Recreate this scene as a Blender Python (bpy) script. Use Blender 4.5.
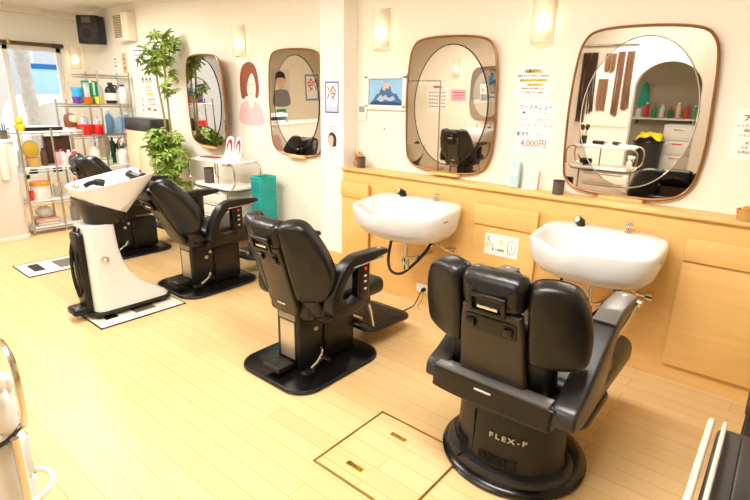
import bpy, bmesh, math, random
from mathutils.geometry import tessellate_polygon
from mathutils import Vector, Matrix, Euler

random.seed(7)
PI = math.pi
R = math.radians
scene = bpy.context.scene
for o in list(bpy.data.objects):
    bpy.data.objects.remove(o)
C = scene.collection

# ------------------------------------------------------------------ camera
cam_d = bpy.data.cameras.new('camera')
cam = bpy.data.objects.new('camera', cam_d)
C.objects.link(cam)
cam_d.sensor_width = 36.0
cam_d.lens = 500.3 * 36.0 / 750.0
cam_d.clip_start = 0.02
yaw, pit, rol = -0.688542, 0.2925665, 0.02257641
fw = Vector((math.sin(yaw) * math.cos(pit), math.cos(yaw) * math.cos(pit), -math.sin(pit)))
rt = fw.cross(Vector((0, 0, 1))).normalized()
up = rt.cross(fw)
r2 = rt * math.cos(rol) + up * math.sin(rol)
u2 = up * math.cos(rol) - rt * math.sin(rol)
mw = Matrix((r2, u2, -fw)).transposed().to_4x4()
mw.translation = (0, 0, 1.6)
cam.matrix_world = mw
scene.camera = cam

# ------------------------------------------------------------------ world, light, exposure
world = bpy.data.worlds.new('world')
scene.world = world
world.use_nodes = True
wn = world.node_tree
bg = wn.nodes['Background']
sky = wn.nodes.new('ShaderNodeTexSky')
sky.sky_type = 'HOSEK_WILKIE'
sky.turbidity = 6.0
sky.sun_direction = (-0.6, -0.3, 0.75)
hs = wn.nodes.new('ShaderNodeHueSaturation')
hs.inputs['Saturation'].default_value = 0.25
wn.links.new(sky.outputs[0], hs.inputs['Color'])
wn.links.new(hs.outputs[0], bg.inputs['Color'])
bg.inputs['Strength'].default_value = 8.0


def area(name, loc, rot, sx, sy, power, col):
    l = bpy.data.lights.new(name, 'AREA')
    l.shape = 'RECTANGLE'
    l.size = sx
    l.size_y = sy
    l.energy = power
    l.color = col
    o = bpy.data.objects.new(name, l)
    C.objects.link(o)
    o.location = loc
    o.rotation_euler = rot
    return o


WARM = (1.0, 0.975, 0.94)
DAY = (1.0, 0.98, 0.95)
area('ceiling_lamp_a', (-6.3, 2.0, 2.66), (0, 0, 0), 1.3, 0.5, 46, WARM)
area('ceiling_lamp_b', (-3.6, 1.3, 2.66), (0, 0, 0), 1.3, 0.5, 46, WARM)
area('ceiling_lamp_c', (-0.9, 1.3, 2.66), (0, 0, 0), 1.3, 0.5, 56, WARM)
area('ceiling_lamp_d', (-4.8, -1.0, 2.66), (0, 0, 0), 1.3, 0.5, 40, WARM)
area('ceiling_lamp_e', (-1.6, -0.6, 2.66), (0, 0, 0), 1.3, 0.5, 24, WARM)
scene.view_settings.view_transform = 'Standard'
scene.view_settings.look = 'None'
scene.view_settings.gamma = 1.0
scene.view_settings.use_curve_mapping = False
scene.view_settings.exposure = 0.52


# ------------------------------------------------------------------ materials
def lin(c):
    return tuple((x / 12.92) if x <= 0.04045 else ((x + 0.055) / 1.055) ** 2.4 for x in (v / 255.0 for v in c))


MATS = {}


def mat(name, rgb, rough=0.5, metal=0.0, var=0.04, scale=18.0, bump=0.0, coat=0.0, trans=0.0, emit=None, estr=0.0, spec=0.5, ior=1.45):
    if name in MATS:
        return MATS[name]
    m = bpy.data.materials.new(name)
    m.use_nodes = True
    nt = m.node_tree
    b = nt.nodes['Principled BSDF']
    base = lin(rgb)
    tc = nt.nodes.new('ShaderNodeTexCoord')
    nz = nt.nodes.new('ShaderNodeTexNoise')
    nz.inputs['Scale'].default_value = scale
    nz.inputs['Detail'].default_value = 3
    nt.links.new(tc.outputs['Object'], nz.inputs['Vector'])
    mx = nt.nodes.new('ShaderNodeMixRGB')
    mx.inputs[1].default_value = (*[max(0, c * (1 - var)) for c in base], 1)
    mx.inputs[2].default_value = (*[min(1, c * (1 + var)) for c in base], 1)
    nt.links.new(nz.outputs['Fac'], mx.inputs[0])
    nt.links.new(mx.outputs[0], b.inputs['Base Color'])
    b.inputs['Roughness'].default_value = rough
    b.inputs['Metallic'].default_value = metal
    b.inputs['Specular IOR Level'].default_value = spec
    b.inputs['IOR'].default_value = ior
    b.inputs['Coat Weight'].default_value = coat
    b.inputs['Coat Roughness'].default_value = 0.08
    b.inputs['Transmission Weight'].default_value = trans
    if bump:
        bp = nt.nodes.new('ShaderNodeBump')
        bp.inputs['Strength'].default_value = bump
        bp.inputs['Distance'].default_value = 0.004
        nt.links.new(nz.outputs['Fac'], bp.inputs['Height'])
        nt.links.new(bp.outputs[0], b.inputs['Normal'])
    if emit:
        b.inputs['Emission Color'].default_value = (*lin(emit), 1)
        b.inputs['Emission Strength'].default_value = estr
    MATS[name] = m
    return m


def floor_material():
    m = bpy.data.materials.new('maple_plank_floor')
    m.use_nodes = True
    nt = m.node_tree
    b = nt.nodes['Principled BSDF']
    tc = nt.nodes.new('ShaderNodeTexCoord')
    br = nt.nodes.new('ShaderNodeTexBrick')
    br.offset = 0.37
    br.offset_frequency = 2
    br.inputs['Scale'].default_value = 1.0
    br.inputs['Brick Width'].default_value = 1.35
    br.inputs['Row Height'].default_value = 0.1
    br.inputs['Mortar Size'].default_value = 0.0011
    br.inputs['Mortar Smooth'].default_value = 0.3
    br.inputs['Bias'].default_value = 0.0
    br.inputs['Color1'].default_value = (*lin((232, 197, 142)), 1)
    br.inputs['Color2'].default_value = (*lin((225, 188, 130)), 1)
    br.inputs['Mortar'].default_value = (*lin((164, 118, 62)), 1)
    nt.links.new(tc.outputs['Object'], br.inputs['Vector'])
    mp = nt.nodes.new('ShaderNodeMapping')
    mp.inputs['Scale'].default_value = (1.2, 22, 1)
    nt.links.new(tc.outputs['Object'], mp.inputs['Vector'])
    nz = nt.nodes.new('ShaderNodeTexNoise')
    nz.inputs['Scale'].default_value = 2.0
    nz.inputs['Detail'].default_value = 4
    nt.links.new(mp.outputs[0], nz.inputs['Vector'])
    mx = nt.nodes.new('ShaderNodeMixRGB')
    mx.blend_type = 'MULTIPLY'
    mx.inputs[0].default_value = 0.16
    nt.links.new(br.outputs['Color'], mx.inputs[1])
    nt.links.new(nz.outputs['Color'], mx.inputs[2])
    nt.links.new(mx.outputs[0], b.inputs['Base Color'])
    b.inputs['Roughness'].default_value = 0.28
    b.inputs['Specular IOR Level'].default_value = 0.5
    nz2 = nt.nodes.new('ShaderNodeTexNoise')
    nz2.inputs['Scale'].default_value = 3.0
    nt.links.new(tc.outputs['Object'], nz2.inputs['Vector'])
    mr = nt.nodes.new('ShaderNodeMapRange')
    mr.inputs['To Min'].default_value = 0.3
    mr.inputs['To Max'].default_value = 0.46
    nt.links.new(nz2.outputs['Fac'], mr.inputs['Value'])
    nt.links.new(mr.outputs[0], b.inputs['Roughness'])
    return m


def wood_material(name, c1, c2, stretch=(1.0, 14, 14), rough=0.4):
    m = bpy.data.materials.new(name)
    m.use_nodes = True
    nt = m.node_tree
    b = nt.nodes['Principled BSDF']
    tc = nt.nodes.new('ShaderNodeTexCoord')
    mp = nt.nodes.new('ShaderNodeMapping')
    mp.inputs['Scale'].default_value = stretch
    nt.links.new(tc.outputs['Object'], mp.inputs['Vector'])
    nz = nt.nodes.new('ShaderNodeTexNoise')
    nz.inputs['Scale'].default_value = 2.5
    nz.inputs['Detail'].default_value = 5
    nt.links.new(mp.outputs[0], nz.inputs['Vector'])
    rp = nt.nodes.new('ShaderNodeValToRGB')
    rp.color_ramp.elements[0].position = 0.3
    rp.color_ramp.elements[1].position = 0.7
    rp.color_ramp.elements[0].color = (*lin(c1), 1)
    rp.color_ramp.elements[1].color = (*lin(c2), 1)
    nt.links.new(nz.outputs['Fac'], rp.inputs[0])
    nt.links.new(rp.outputs[0], b.inputs['Base Color'])
    b.inputs['Roughness'].default_value = rough
    return m


M_FLOOR = floor_material()
M_WOOD = wood_material('counter_maple', (233, 187, 113), (239, 195, 123))
M_WALL = mat('cream_wall_paper', (247, 240, 224), 0.85, var=0.015, scale=60, bump=0.05)
M_CEIL = mat('white_ceiling', (246, 238, 222), 0.9, var=0.01)
M_PILLAR = mat('white_pillar_paint', (246, 243, 236), 0.7, var=0.01)
M_LEATH = mat('black_leather', (17, 16, 15), 0.34, var=0.15, scale=220, bump=0.12, spec=0.5)
M_LEATH2 = mat('black_leather_creased', (19, 18, 17), 0.33, var=0.15, scale=26, bump=0.8, spec=0.5)
M_PLAS = mat('black_plastic', (15, 14, 13), 0.35, var=0.1)
M_GLOSS = mat('glossy_black_plate', (16, 15, 14), 0.22, var=0.1)
M_BROWN = mat('brown_grey_plastic', (56, 49, 41), 0.35, var=0.05)
M_GREY = mat('dark_grey_plastic', (46, 44, 43), 0.3, var=0.05)
M_ARM = mat('lit_arm_plastic', (96, 94, 91), 0.28, var=0.05)  # lighter grey: ceiling light caught by the arm pads, put into the colour
M_CHROME = mat('chrome', (225, 222, 215), 0.12, 1.0, var=0.02)
M_ALU = mat('brushed_aluminium', (205, 196, 180), 0.35, 0.7, var=0.06, scale=40)
M_STEEL = mat('steel_rack', (190, 186, 178), 0.25, 0.9, var=0.04)
M_PORC = mat('white_porcelain', (228, 228, 225), 0.12, var=0.01, coat=0.4)
M_WPLAS = mat('white_plastic', (243, 241, 234), 0.35, var=0.01)
M_CREAMP = mat('cream_plastic', (238, 228, 203), 0.45, var=0.02)
M_BRONZE = mat('bronze_mirror_trim', (150, 104, 60), 0.3, 0.6, var=0.08)
M_MIRROR = mat('mirror_glass', (236, 232, 226), 0.015, 1.0, var=0.0)
M_BEVEL = mat('bevelled_glass_edge', (196, 200, 194), 0.1, 0.7, var=0.02)
M_DBEVEL = mat('dark_glass_edge', (50, 50, 46), 0.15, 0.5, var=0.02)
M_BRASS = mat('brass', (196, 160, 66), 0.3, 0.9, var=0.08)
M_DBRASS = mat('aged_brass_trim', (150, 122, 60), 0.35, 0.8, var=0.1)
M_PAPER = mat('white_paper', (250, 248, 243), 0.8, var=0.01)
M_INK = mat('black_ink', (78, 74, 76), 0.7)
M_BLUEINK = mat('blue_ink', (96, 136, 206), 0.7)
M_NAVYINK = mat('navy_ink', (82, 88, 140), 0.7)
M_REDINK = mat('red_ink', (222, 50, 50), 0.7)
M_YELINK = mat('yellow_marker', (238, 214, 70), 0.7)
M_LITE = mat('pale_blue_plastic', (186, 222, 230), 0.3, var=0.02)
M_GLASS = mat('clear_plastic', (245, 246, 244), 0.05, trans=0.9, var=0.0)
M_RUB = mat('black_rubber', (22, 21, 20), 0.5)


def cm(r, g, b, rough=0.4, **k):
    return mat(f'paint_{r}_{g}_{b}_{rough}', (r, g, b), rough, **k)


# ------------------------------------------------------------------ geometry helpers
def merge(bm, tmp, M=None):
    if M is not None:
        bmesh.ops.transform(tmp, matrix=M, verts=tmp.verts)
    me = bpy.data.meshes.new('tmp')
    tmp.to_mesh(me)
    tmp.free()
    bm.from_mesh(me)
    bpy.data.meshes.remove(me)


def box(bm, c, s, r=0.0, seg=2, M=None):
    t = bmesh.new()
    bmesh.ops.create_cube(t, size=1.0)
    for v in t.verts:
        v.co = Vector((v.co.x * s[0], v.co.y * s[1], v.co.z * s[2]))
    if r > 0:
        bmesh.ops.bevel(t, geom=t.edges[:], offset=min(r, min(s) * 0.49), segments=seg, profile=0.5, affect='EDGES')
    bmesh.ops.translate(t, vec=c, verts=t.verts)
    merge(bm, t, M)
    return bm


def loft(bm, rings, cap0=True, cap1=True, M=None):
    t = bmesh.new()
    vs = [[t.verts.new(p) for p in ring] for ring in rings]
    n = len(rings[0])
    for a, b in zip(vs, vs[1:]):
        for i in range(n):
            j = (i + 1) % n
            t.faces.new((a[i], a[j], b[j], b[i]))
    for do, ring in ((cap0, vs[0]), (cap1, vs[-1])):
        if do:
            for tri in tessellate_polygon([[v.co for v in ring]]):
                try:
                    t.faces.new([ring[i] for i in tri])
                except ValueError:
                    pass
    bmesh.ops.recalc_face_normals(t, faces=t.faces)
    merge(bm, t, M)
    return bm


def inset(pts, d):
    n = len(pts)
    area2 = sum(pts[i][0] * pts[(i + 1) % n][1] - pts[(i + 1) % n][0] * pts[i][1] for i in range(n))
    sg = 1.0 if area2 > 0 else -1.0
    out = []
    for i in range(n):
        p0, p1, p2 = pts[i - 1], pts[i], pts[(i + 1) % n]
        e1 = Vector((p1[0] - p0[0], p1[1] - p0[1]))
        e2 = Vector((p2[0] - p1[0], p2[1] - p1[1]))
        if e1.length < 1e-9 or e2.length < 1e-9:
            out.append((p1[0], p1[1]))
            continue
        e1.normalize(); e2.normalize()
        n1 = Vector((-e1.y, e1.x)) * sg
        n2 = Vector((-e2.y, e2.x)) * sg
        b = n1 + n2
        if b.length < 1e-6:
            b = n1.copy()
        b.normalize()
        k = max(0.35, b.dot(n1))
        out.append((p1[0] + b.x * d / k, p1[1] + b.y * d / k))
    return out


def slab(bm, outline, th, r=0.0, seg=3, M=None, crown=0.0):
    """outline in XY, thickness along Z centred on 0, rounded edges."""
    rings = []
    h = th / 2
    if r <= 0:
        rings = [[(x, y, -h) for x, y in outline], [(x, y, h) for x, y in outline]]
    else:
        r = min(r, h)
        for k in range(seg + 1):
            a = PI / 2 * (1 - k / seg)
            ins = r * (1 - math.cos(a))
            z = -h + r - r * math.sin(a)
            rings.append([(x, y, z) for x, y in inset(outline, ins)])
        for k in range(seg + 1):
            a = PI / 2 * (k / seg)
            ins = r * (1 - math.cos(a))
            z = h - r + r * math.sin(a)
            rings.append([(x, y, z) for x, y in inset(outline, ins)])
        if crown:
            cx = sum(p[0] for p in outline) / len(outline)
            cy = sum(p[1] for p in outline) / len(outline)
            last = rings[-1]
            first = rings[0]
            for f in (0.66, 0.3):
                g = crown * (1 - f * f)
                rings.append([(cx + (x - cx) * f, cy + (y - cy) * f, h + g) for x, y, z in last])
                rings.insert(0, [(cx + (x - cx) * f, cy + (y - cy) * f, -h - g) for x, y, z in first])
    return loft(bm, rings, M=M)


AX = {'z': Matrix.Identity(4),
      'y': Matrix(((1, 0, 0, 0), (0, 0, -1, 0), (0, 1, 0, 0), (0, 0, 0, 1))),     # outline (x,z), thickness along -y
      'x': Matrix(((0, 0, 1, 0), (1, 0, 0, 0), (0, 1, 0, 0), (0, 0, 0, 1)))}      # outline (y,z), thickness along x


def plate(bm, axis, outline, a, b, r=0.0, seg=2, crown=0.0):
    """outline in the plane across `axis`, spanning a..b along it."""
    d = {'x': Vector((1, 0, 0)), 'y': Vector((0, 1, 0)), 'z': Vector((0, 0, 1))}[axis]
    return slab(bm, outline, abs(b - a), r, seg, Matrix.Translation(d * (a + b) / 2) @ AX[axis], crown)


def catmull(pts, n=6, closed=False):
    P = [Vector(p) for p in pts]
    out = []
    N = len(P)
    rng = range(N) if closed else range(N - 1)
    for i in rng:
        p0 = P[(i - 1) % N] if closed or i > 0 else P[0]
        p1 = P[i]
        p2 = P[(i + 1) % N]
        p3 = P[(i + 2) % N] if closed or i < N - 2 else P[-1]
        for k in range(n):
            t = k / n
            out.append(0.5 * ((2 * p1) + (p2 - p0) * t + (2 * p0 - 5 * p1 + 4 * p2 - p3) * t * t + (3 * p1 - p0 - 3 * p2 + p3) * t ** 3))
    if not closed:
        out.append(P[-1].copy())
    return out


def cat2(pts, n=5, closed=True):
    return [(v.x, v.y) for v in catmull([(a, b, 0) for a, b in pts], n, closed)]


def tube(bm, pts, r, n=8, closed=False, M=None):
    P = [Vector(p) for p in pts]
    N = len(P)
    rings = []
    nrm = None
    for i in range(N):
        if closed:
            t = (P[(i + 1) % N] - P[i - 1]).normalized()
        else:
            t = (P[min(i + 1, N - 1)] - P[max(i - 1, 0)]).normalized()
        if nrm is None:
            nrm = t.orthogonal().normalized()
        else:
            nrm = (nrm - t * nrm.dot(t))
            nrm = nrm.normalized() if nrm.length > 1e-6 else t.orthogonal().normalized()
        bn = t.cross(nrm)
        rr = r[i] if isinstance(r, (list, tuple)) else r
        rings.append([P[i] + (nrm * math.cos(2 * PI * k / n) + bn * math.sin(2 * PI * k / n)) * rr for k in range(n)])
    if closed:
        rings.append(rings[0])
        return loft(bm, rings, False, False, M)
    return loft(bm, rings, True, True, M)


def lathe(bm, prof, n=20, c=(0, 0, 0), M=None, sx=1.0, sy=1.0):
    rings = [[(c[0] + max(r, 1e-4) * math.cos(2 * PI * k / n) * sx, c[1] + max(r, 1e-4) * math.sin(2 * PI * k / n) * sy, c[2] + z) for k in range(n)] for r, z in prof]
    return loft(bm, rings, True, True, M)


def rrect(w, h, r, n=5, c=(0, 0)):
    out = []
    for cx, cy, a0 in ((w / 2 - r, h / 2 - r, 0), (-w / 2 + r, h / 2 - r, 90), (-w / 2 + r, -h / 2 + r, 180), (w / 2 - r, -h / 2 + r, 270)):
        for k in range(n + 1):
            a = R(a0 + 90 * k / n)
            out.append((c[0] + cx + r * math.cos(a), c[1] + cy + r * math.sin(a)))
    return out


def ellipse(rx, ry, n=40, c=(0, 0)):
    return [(c[0] + rx * math.cos(2 * PI * k / n), c[1] + ry * math.sin(2 * PI * k / n)) for k in range(n)]


def band(path, t, n=4, smooth=True):
    """closed outline of a strip of thickness t along a 2-D path"""
    p = cat2(path, n, False) if smooth else path
    L, Rr = [], []
    for i in range(len(p)):
        a = p[max(i - 1, 0)]
        b = p[min(i + 1, len(p) - 1)]
        d = Vector((b[0] - a[0], b[1] - a[1])).normalized()
        tt = t[0] + (t[1] - t[0]) * i / (len(p) - 1) if isinstance(t, tuple) else t
        L.append((p[i][0] - d.y * tt / 2, p[i][1] + d.x * tt / 2))
        Rr.append((p[i][0] + d.y * tt / 2, p[i][1] - d.x * tt / 2))
    return L + Rr[::-1]


def obj(name, bm, m, parent=None, label=None, smooth=True, ang=38):
    me = bpy.data.meshes.new(name)
    bmesh.ops.recalc_face_normals(bm, faces=bm.faces)
    bm.to_mesh(me)
    bm.free()
    me.materials.append(m)
    if smooth:
        me.polygons.foreach_set('use_smooth', [True] * len(me.polygons))
        me.set_sharp_from_angle(angle=R(ang))
    o = bpy.data.objects.new(name, me)
    C.objects.link(o)
    if parent:
        o.parent = parent
    if label:
        o['label'] = label
    return o


def tag(o, label, cat, group=None):
    o['label'] = label
    o['category'] = cat
    if group:
        o['group'] = group
    return o


def thing(name, label, cat, loc=(0, 0, 0), rz=0.0, group=None):
    o = bpy.data.objects.new(name, None)
    C.objects.link(o)
    o.location = loc
    o.rotation_euler = (0, 0, rz)
    return tag(o, label, cat, group)


def struct(name, bm, m, parent=None):
    o = obj(name, bm, m, parent, smooth=False)
    if parent is None:
        o['kind'] = 'structure'
    return o


def B():
    return bmesh.new()


def text_obj(name, body, size, m, parent, loc, rot=(PI / 2, 0, 0), ext=0.0006, sx=1.0, align='CENTER', bold=0.0):
    cu = bpy.data.curves.new('txt', 'FONT')
    cu.body = body
    cu.size = size
    cu.extrude = ext
    cu.offset = bold
    cu.align_x = align
    cu.align_y = 'CENTER'
    cu.resolution_u = 2
    t = bpy.data.objects.new('txt', cu)
    C.objects.link(t)
    bpy.context.view_layer.update()
    me = bpy.data.meshes.new_from_object(t.evaluated_get(bpy.context.evaluated_depsgraph_get()))
    bpy.data.objects.remove(t)
    me.materials.clear()
    me.materials.append(m)
    o = bpy.data.objects.new(name, me)
    C.objects.link(o)
    o.parent = parent
    o.location = loc
    o.rotation_euler = rot
    o.scale = (sx, 1, 1)
    return o


# ================================================================== THE ROOM
XL, XR, YB, YF, ZC = -8.7, 2.6, 3.42, -2.4, 2.72
bm = B(); box(bm, ((XL + XR) / 2, (YB + YF) / 2, -0.05), (XR - XL + 0.4, YB - YF + 0.4, 0.1)); struct('floor', bm, M_FLOOR)
bm = B(); box(bm, ((XL + XR) / 2, (YB + YF) / 2, ZC + 0.05), (XR - XL + 0.4, YB - YF + 0.4, 0.1)); struct('ceiling', bm, M_CEIL)
bm = B(); box(bm, ((XL + XR) / 2, YB + 0.06, ZC / 2), (XR - XL + 0.4, 0.12, ZC)); struct('wall_back', bm, M_WALL)
bm = B(); box(bm, ((XL + XR) / 2, YF - 0.06, ZC / 2), (XR - XL + 0.4, 0.12, ZC)); struct('wall_front', bm, M_WALL)
bm = B(); box(bm, (XR + 0.06, (YB + YF) / 2, ZC / 2), (0.12, YB - YF, ZC)); struct('wall_right', bm, M_WALL)
# window wall with one wide opening
WY0, WY1, WZ0, WZ1 = 0.2, 3.12, 0.35, 2.22
bm = B()
box(bm, (XL - 0.06, (YF + WY0) / 2, ZC / 2), (0.12, WY0 - YF, ZC))
box(bm, (XL - 0.06, (WY1 + YB) / 2, ZC / 2), (0.12, YB - WY1, ZC))
box(bm, (XL - 0.06, (WY0 + WY1) / 2, (WZ1 + ZC) / 2), (0.12, WY1 - WY0, ZC - WZ1))
box(bm, (XL - 0.06, (WY0 + WY1) / 2, WZ0 / 2), (0.12, WY1 - WY0, WZ0))
struct('wall_left', bm, M_WALL)
bm = B(); box(bm, (XL + 0.07, (YF + YB) / 2, ZC - 0.04), (0.14, YB - YF, 0.08)); struct('trim_1', bm, M_CEIL)
# window frame, panes, blind rail
win = bpy.data.objects.new('window_1', None); C.objects.link(win); win['kind'] = 'structure'
bm = B()
for y in (WY0 + 0.03, 1.2, 2.42, WY1 - 0.03):
    box(bm, (XL - 0.05, y, (WZ0 + WZ1) / 2), (0.06, 0.06, WZ1 - WZ0))
for z in (WZ0 + 0.03, WZ1 - 0.03):
    box(bm, (XL - 0.05, (WY0 + WY1) / 2, z), (0.06, WY1 - WY0, 0.06))
obj('window_frame', bm, cm(238, 232, 222), win)
for y0, y1 in ((WY0 + 0.06, 1.17), (1.23, 2.39), (2.45, WY1 - 0.06)):
    bm = B(); box(bm, (XL - 0.05, (y0 + y1) / 2, (WZ0 + WZ1) / 2), (0.006, y1 - y0, WZ1 - WZ0 - 0.12))
    obj('pane', bm, mat('window_glass', (255, 255, 255), 0.0, trans=1.0, var=0, ior=1.02), win)
bl = thing('blind_rail', 'dark brown roller blind rail above the shop window', 'blind rail', (XL, 0, 0))
bm = B(); box(bm, (0.05, 1.75, 2.245), (0.075, 2.75, 0.05), 0.01); obj('rail', bm, cm(92, 70, 54), bl)
for y in (2.45, 1.1):
    bm = B(); box(bm, (0.05, y, 2.25), (0.085, 0.04, 0.06), 0.005); obj('bracket', bm, M_BRASS, bl)
bm = B(); box(bm, (0.05, 3.06, 2.245), (0.08, 0.16, 0.055), 0.008); obj('end_cap', bm, cm(64, 54, 46), bl)

# pillar between the two halves of the back wall
bm = B(); box(bm, (-3.2, 3.335, (0.215 + ZC) / 2), (0.28, 0.17, ZC - 0.215)); struct('wall_pillar', bm, M_PILLAR)
bm = B(); box(bm, (-3.2, 3.333, 0.1075), (0.284, 0.174, 0.215)); struct('baseboard_pillar', bm, M_WOOD)
bm = B(); box(bm, ((XL - 3.34) / 2, YB - 0.008, 0.105), (-3.34 - XL, 0.016, 0.21)); struct('baseboard_back', bm, M_WOOD)

# ================================================================== WALL COUNTER
CY = 3.228
ct = thing('wall_counter', 'pale maple wall counter with doors and a ledge under the large mirrors', 'counter')
bm = B(); box(bm, ((-3.06 + 1.6) / 2, (CY + 3.41) / 2 + 0.008, 0.5), (4.66, 3.41 - CY - 0.016, 1.0)); obj('body', bm, M_WOOD, ct)
bm = B(); box(bm, ((-3.06 + 1.6) / 2, (CY + 3.415) / 2 - 0.004, 1.0115), (4.664, 3.415 - CY + 0.012, 0.023), 0.004); obj('ledge', bm, M_WOOD, ct)


def counter_panel(x0, x1, zt, zs, zb):
    bm = B(); box(bm, ((x0 + x1) / 2, CY - 0.014, (zt + zs) / 2), (x1 - x0, 0.028, zt - zs), 0.002); d = obj('drop_panel', bm, M_WOOD, ct)
    bm = B(); box(bm, ((x0 + x1) / 2, CY - 0.006, (zs - 0.004 + zb) / 2), (x1 - x0, 0.012, zs - 0.004 - zb), 0.002); obj('door', bm, M_WOOD, ct)


counter_panel(-3.045, -2.73, 0.905, 0.775, 0.03)
counter_panel(-1.71, -1.235, 0.9, 0.755, 0.11)
counter_panel(-0.375, 0.42, 0.895, 0.765, 0.11)
counter_panel(0.9, 1.4, 0.895, 0.765, 0.11)

# floor hatch
ht = thing('floor_hatch', 'square brass edged hatch in the planks before the front chair', 'floor hatch', (-1.17, 1.57, 0.0))
bm = B(); box(bm, (0, 0, 0.001), (0.5, 0.5, 0.004)); o = obj('lid', bm, M_FLOOR, ht)
bm = B()
for sx, sy, w, d in ((0, -0.25, 0.511, 0.01), (0, 0.25, 0.511, 0.01), (-0.25, 0, 0.01, 0.5), (0.25, 0, 0.01, 0.5)):
    box(bm, (sx, sy, 0.003), (w, d, 0.008), 0.002)
obj('edge_trim', bm, M_DBRASS, ht)
for x, y in ((-0.085, -0.155), (-0.06, 0.14)):
    bm = B(); plate(bm, 'z', rrect(0.09, 0.026, 0.004), 0.003, 0.006, 0.001); p = obj('handle_plate', bm, M_BRASS, ht); p.location = (x, y, 0)
    bm = B(); plate(bm, 'z', ellipse(0.012, 0.006, 16), 0.006, 0.0075); box(bm, (-0.036, 0, 0.0065), (0.006, 0.006, 0.002)); box(bm, (0.036, 0, 0.0065), (0.006, 0.006, 0.002))
    obj('ring_pull', bm, M_DBRASS, p)


# ================================================================== CHAIRS
def back_parts(p, y, z, rec, hw=.13, hz=.455, hh=.155, hwid=.265, yaw=20, wing=None, pl=.39, xo=0.0):
    T = Matrix.Translation((xo, y, z)) @ Matrix.Rotation(R(rec), 4, 'X')
    TY = T @ AX['y']
    a, b = hw, hw * .9
    bm = B(); slab(bm, cat2([(-a, 0), (0, -.005), (a, 0), (a * 1.01, pl * .4), (a * .98, pl * .75), (b, pl * .96), (b * .92, pl), (0, pl + .005), (-b * .92, pl), (-b, pl * .96), (-a * .98, pl * .75), (-a * 1.01, pl * .4)], 3), 0.04, 0.012, 3, TY)
    bp = obj('back_panel', bm, M_BROWN, p)
    bm = B(); slab(bm, rrect(hw * 1.6, .075, .012, 4, (0, pl - .07)), 0.006, 0.002, 2, T @ Matrix.Translation((0, -0.022, 0)) @ AX['y']); obj('recess_plate', bm, M_PLAS, bp)
    for sx in (-1, 1):
        bm = B(); box(bm, (sx * hw * .58, -.03, pl - .07), (.036, .014, .036), .004, 2, T); obj('slider_knob', bm, M_GLOSS, bp)
    bm = B(); slab(bm, rrect(.46, .34, .06, 5, (0, .12)), 0.11, 0.045, 4, T @ Matrix.Translation((0, 0.085, 0)) @ AX['y'], 0.012); obj('back_cushion', bm, M_LEATH2, p)
    bm = B()
    o = rrect(hwid, hh, .04, 5, (0, hz))
    slab(bm, o, 0.12, 0.045, 4, T @ Matrix.Translation((0, 0.03, 0)) @ AX['y'], 0.012)
    hd = obj('headrest', bm, M_LEATH2, p)
    bm = B()
    q = hz - .032
    for c, sz in (((0, -.046, q + .034), (.15, .014, .016)), ((0, -.046, q - .034), (.15, .014, .016)), ((-.068, -.046, q), (.016, .014, .08)), ((.068, -.046, q), (.016, .014, .08)), ((0, -.037, q), (.13, .006, .065))):
        box(bm, c, sz, .003, 2, T)
    br = obj('headrest_bracket', bm, M_PLAS, hd)
    bm = B(); box(bm, (0.005, -.047, q - .008), (.085, .016, .014), .003, 2, T); obj('release_bar', bm, M_CHROME, br)
    for sx in (-1, 1):
        W = T @ Matrix.Translation((sx * (hw + .008), 0.0, 0)) @ Matrix.Rotation(R(yaw) * sx, 4, 'Z') @ Matrix.Translation((0, .035, 0)) @ AX['y']
        ol = cat2(wing, 4)
        bm = B(); slab(bm, [(sx * x, v) for x, v in ol], .115, .032, 4, W, 0.012); wg = obj('back_wing', bm, M_LEATH, p)
        bm = B()
        seam = [W @ Vector((sx * x, v, -0.028)) for x, v in inset(ol, 0.001)]
        tube(bm, seam, .0028, 6, True); obj('seam_piping', bm, M_LEATH2, wg)


WING_BOX = [(.0, .22), (.012, .175), (.07, .16), (.16, .165), (.213, .195), (.226, .27), (.222, .36), (.202, .44), (.165, .495), (.09, .518), (.022, .51), (.0, .46), (-.002, .34)]
WING_TAPER = [(.0, .14), (.015, .1), (.08, .08), (.16, .085), (.215, .13), (.245, .21), (.248, .29), (.225, .40), (.18, .51), (.145, .56), (.09, .578), (.025, .57), (.0, .53), (-.002, .32)]


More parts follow.
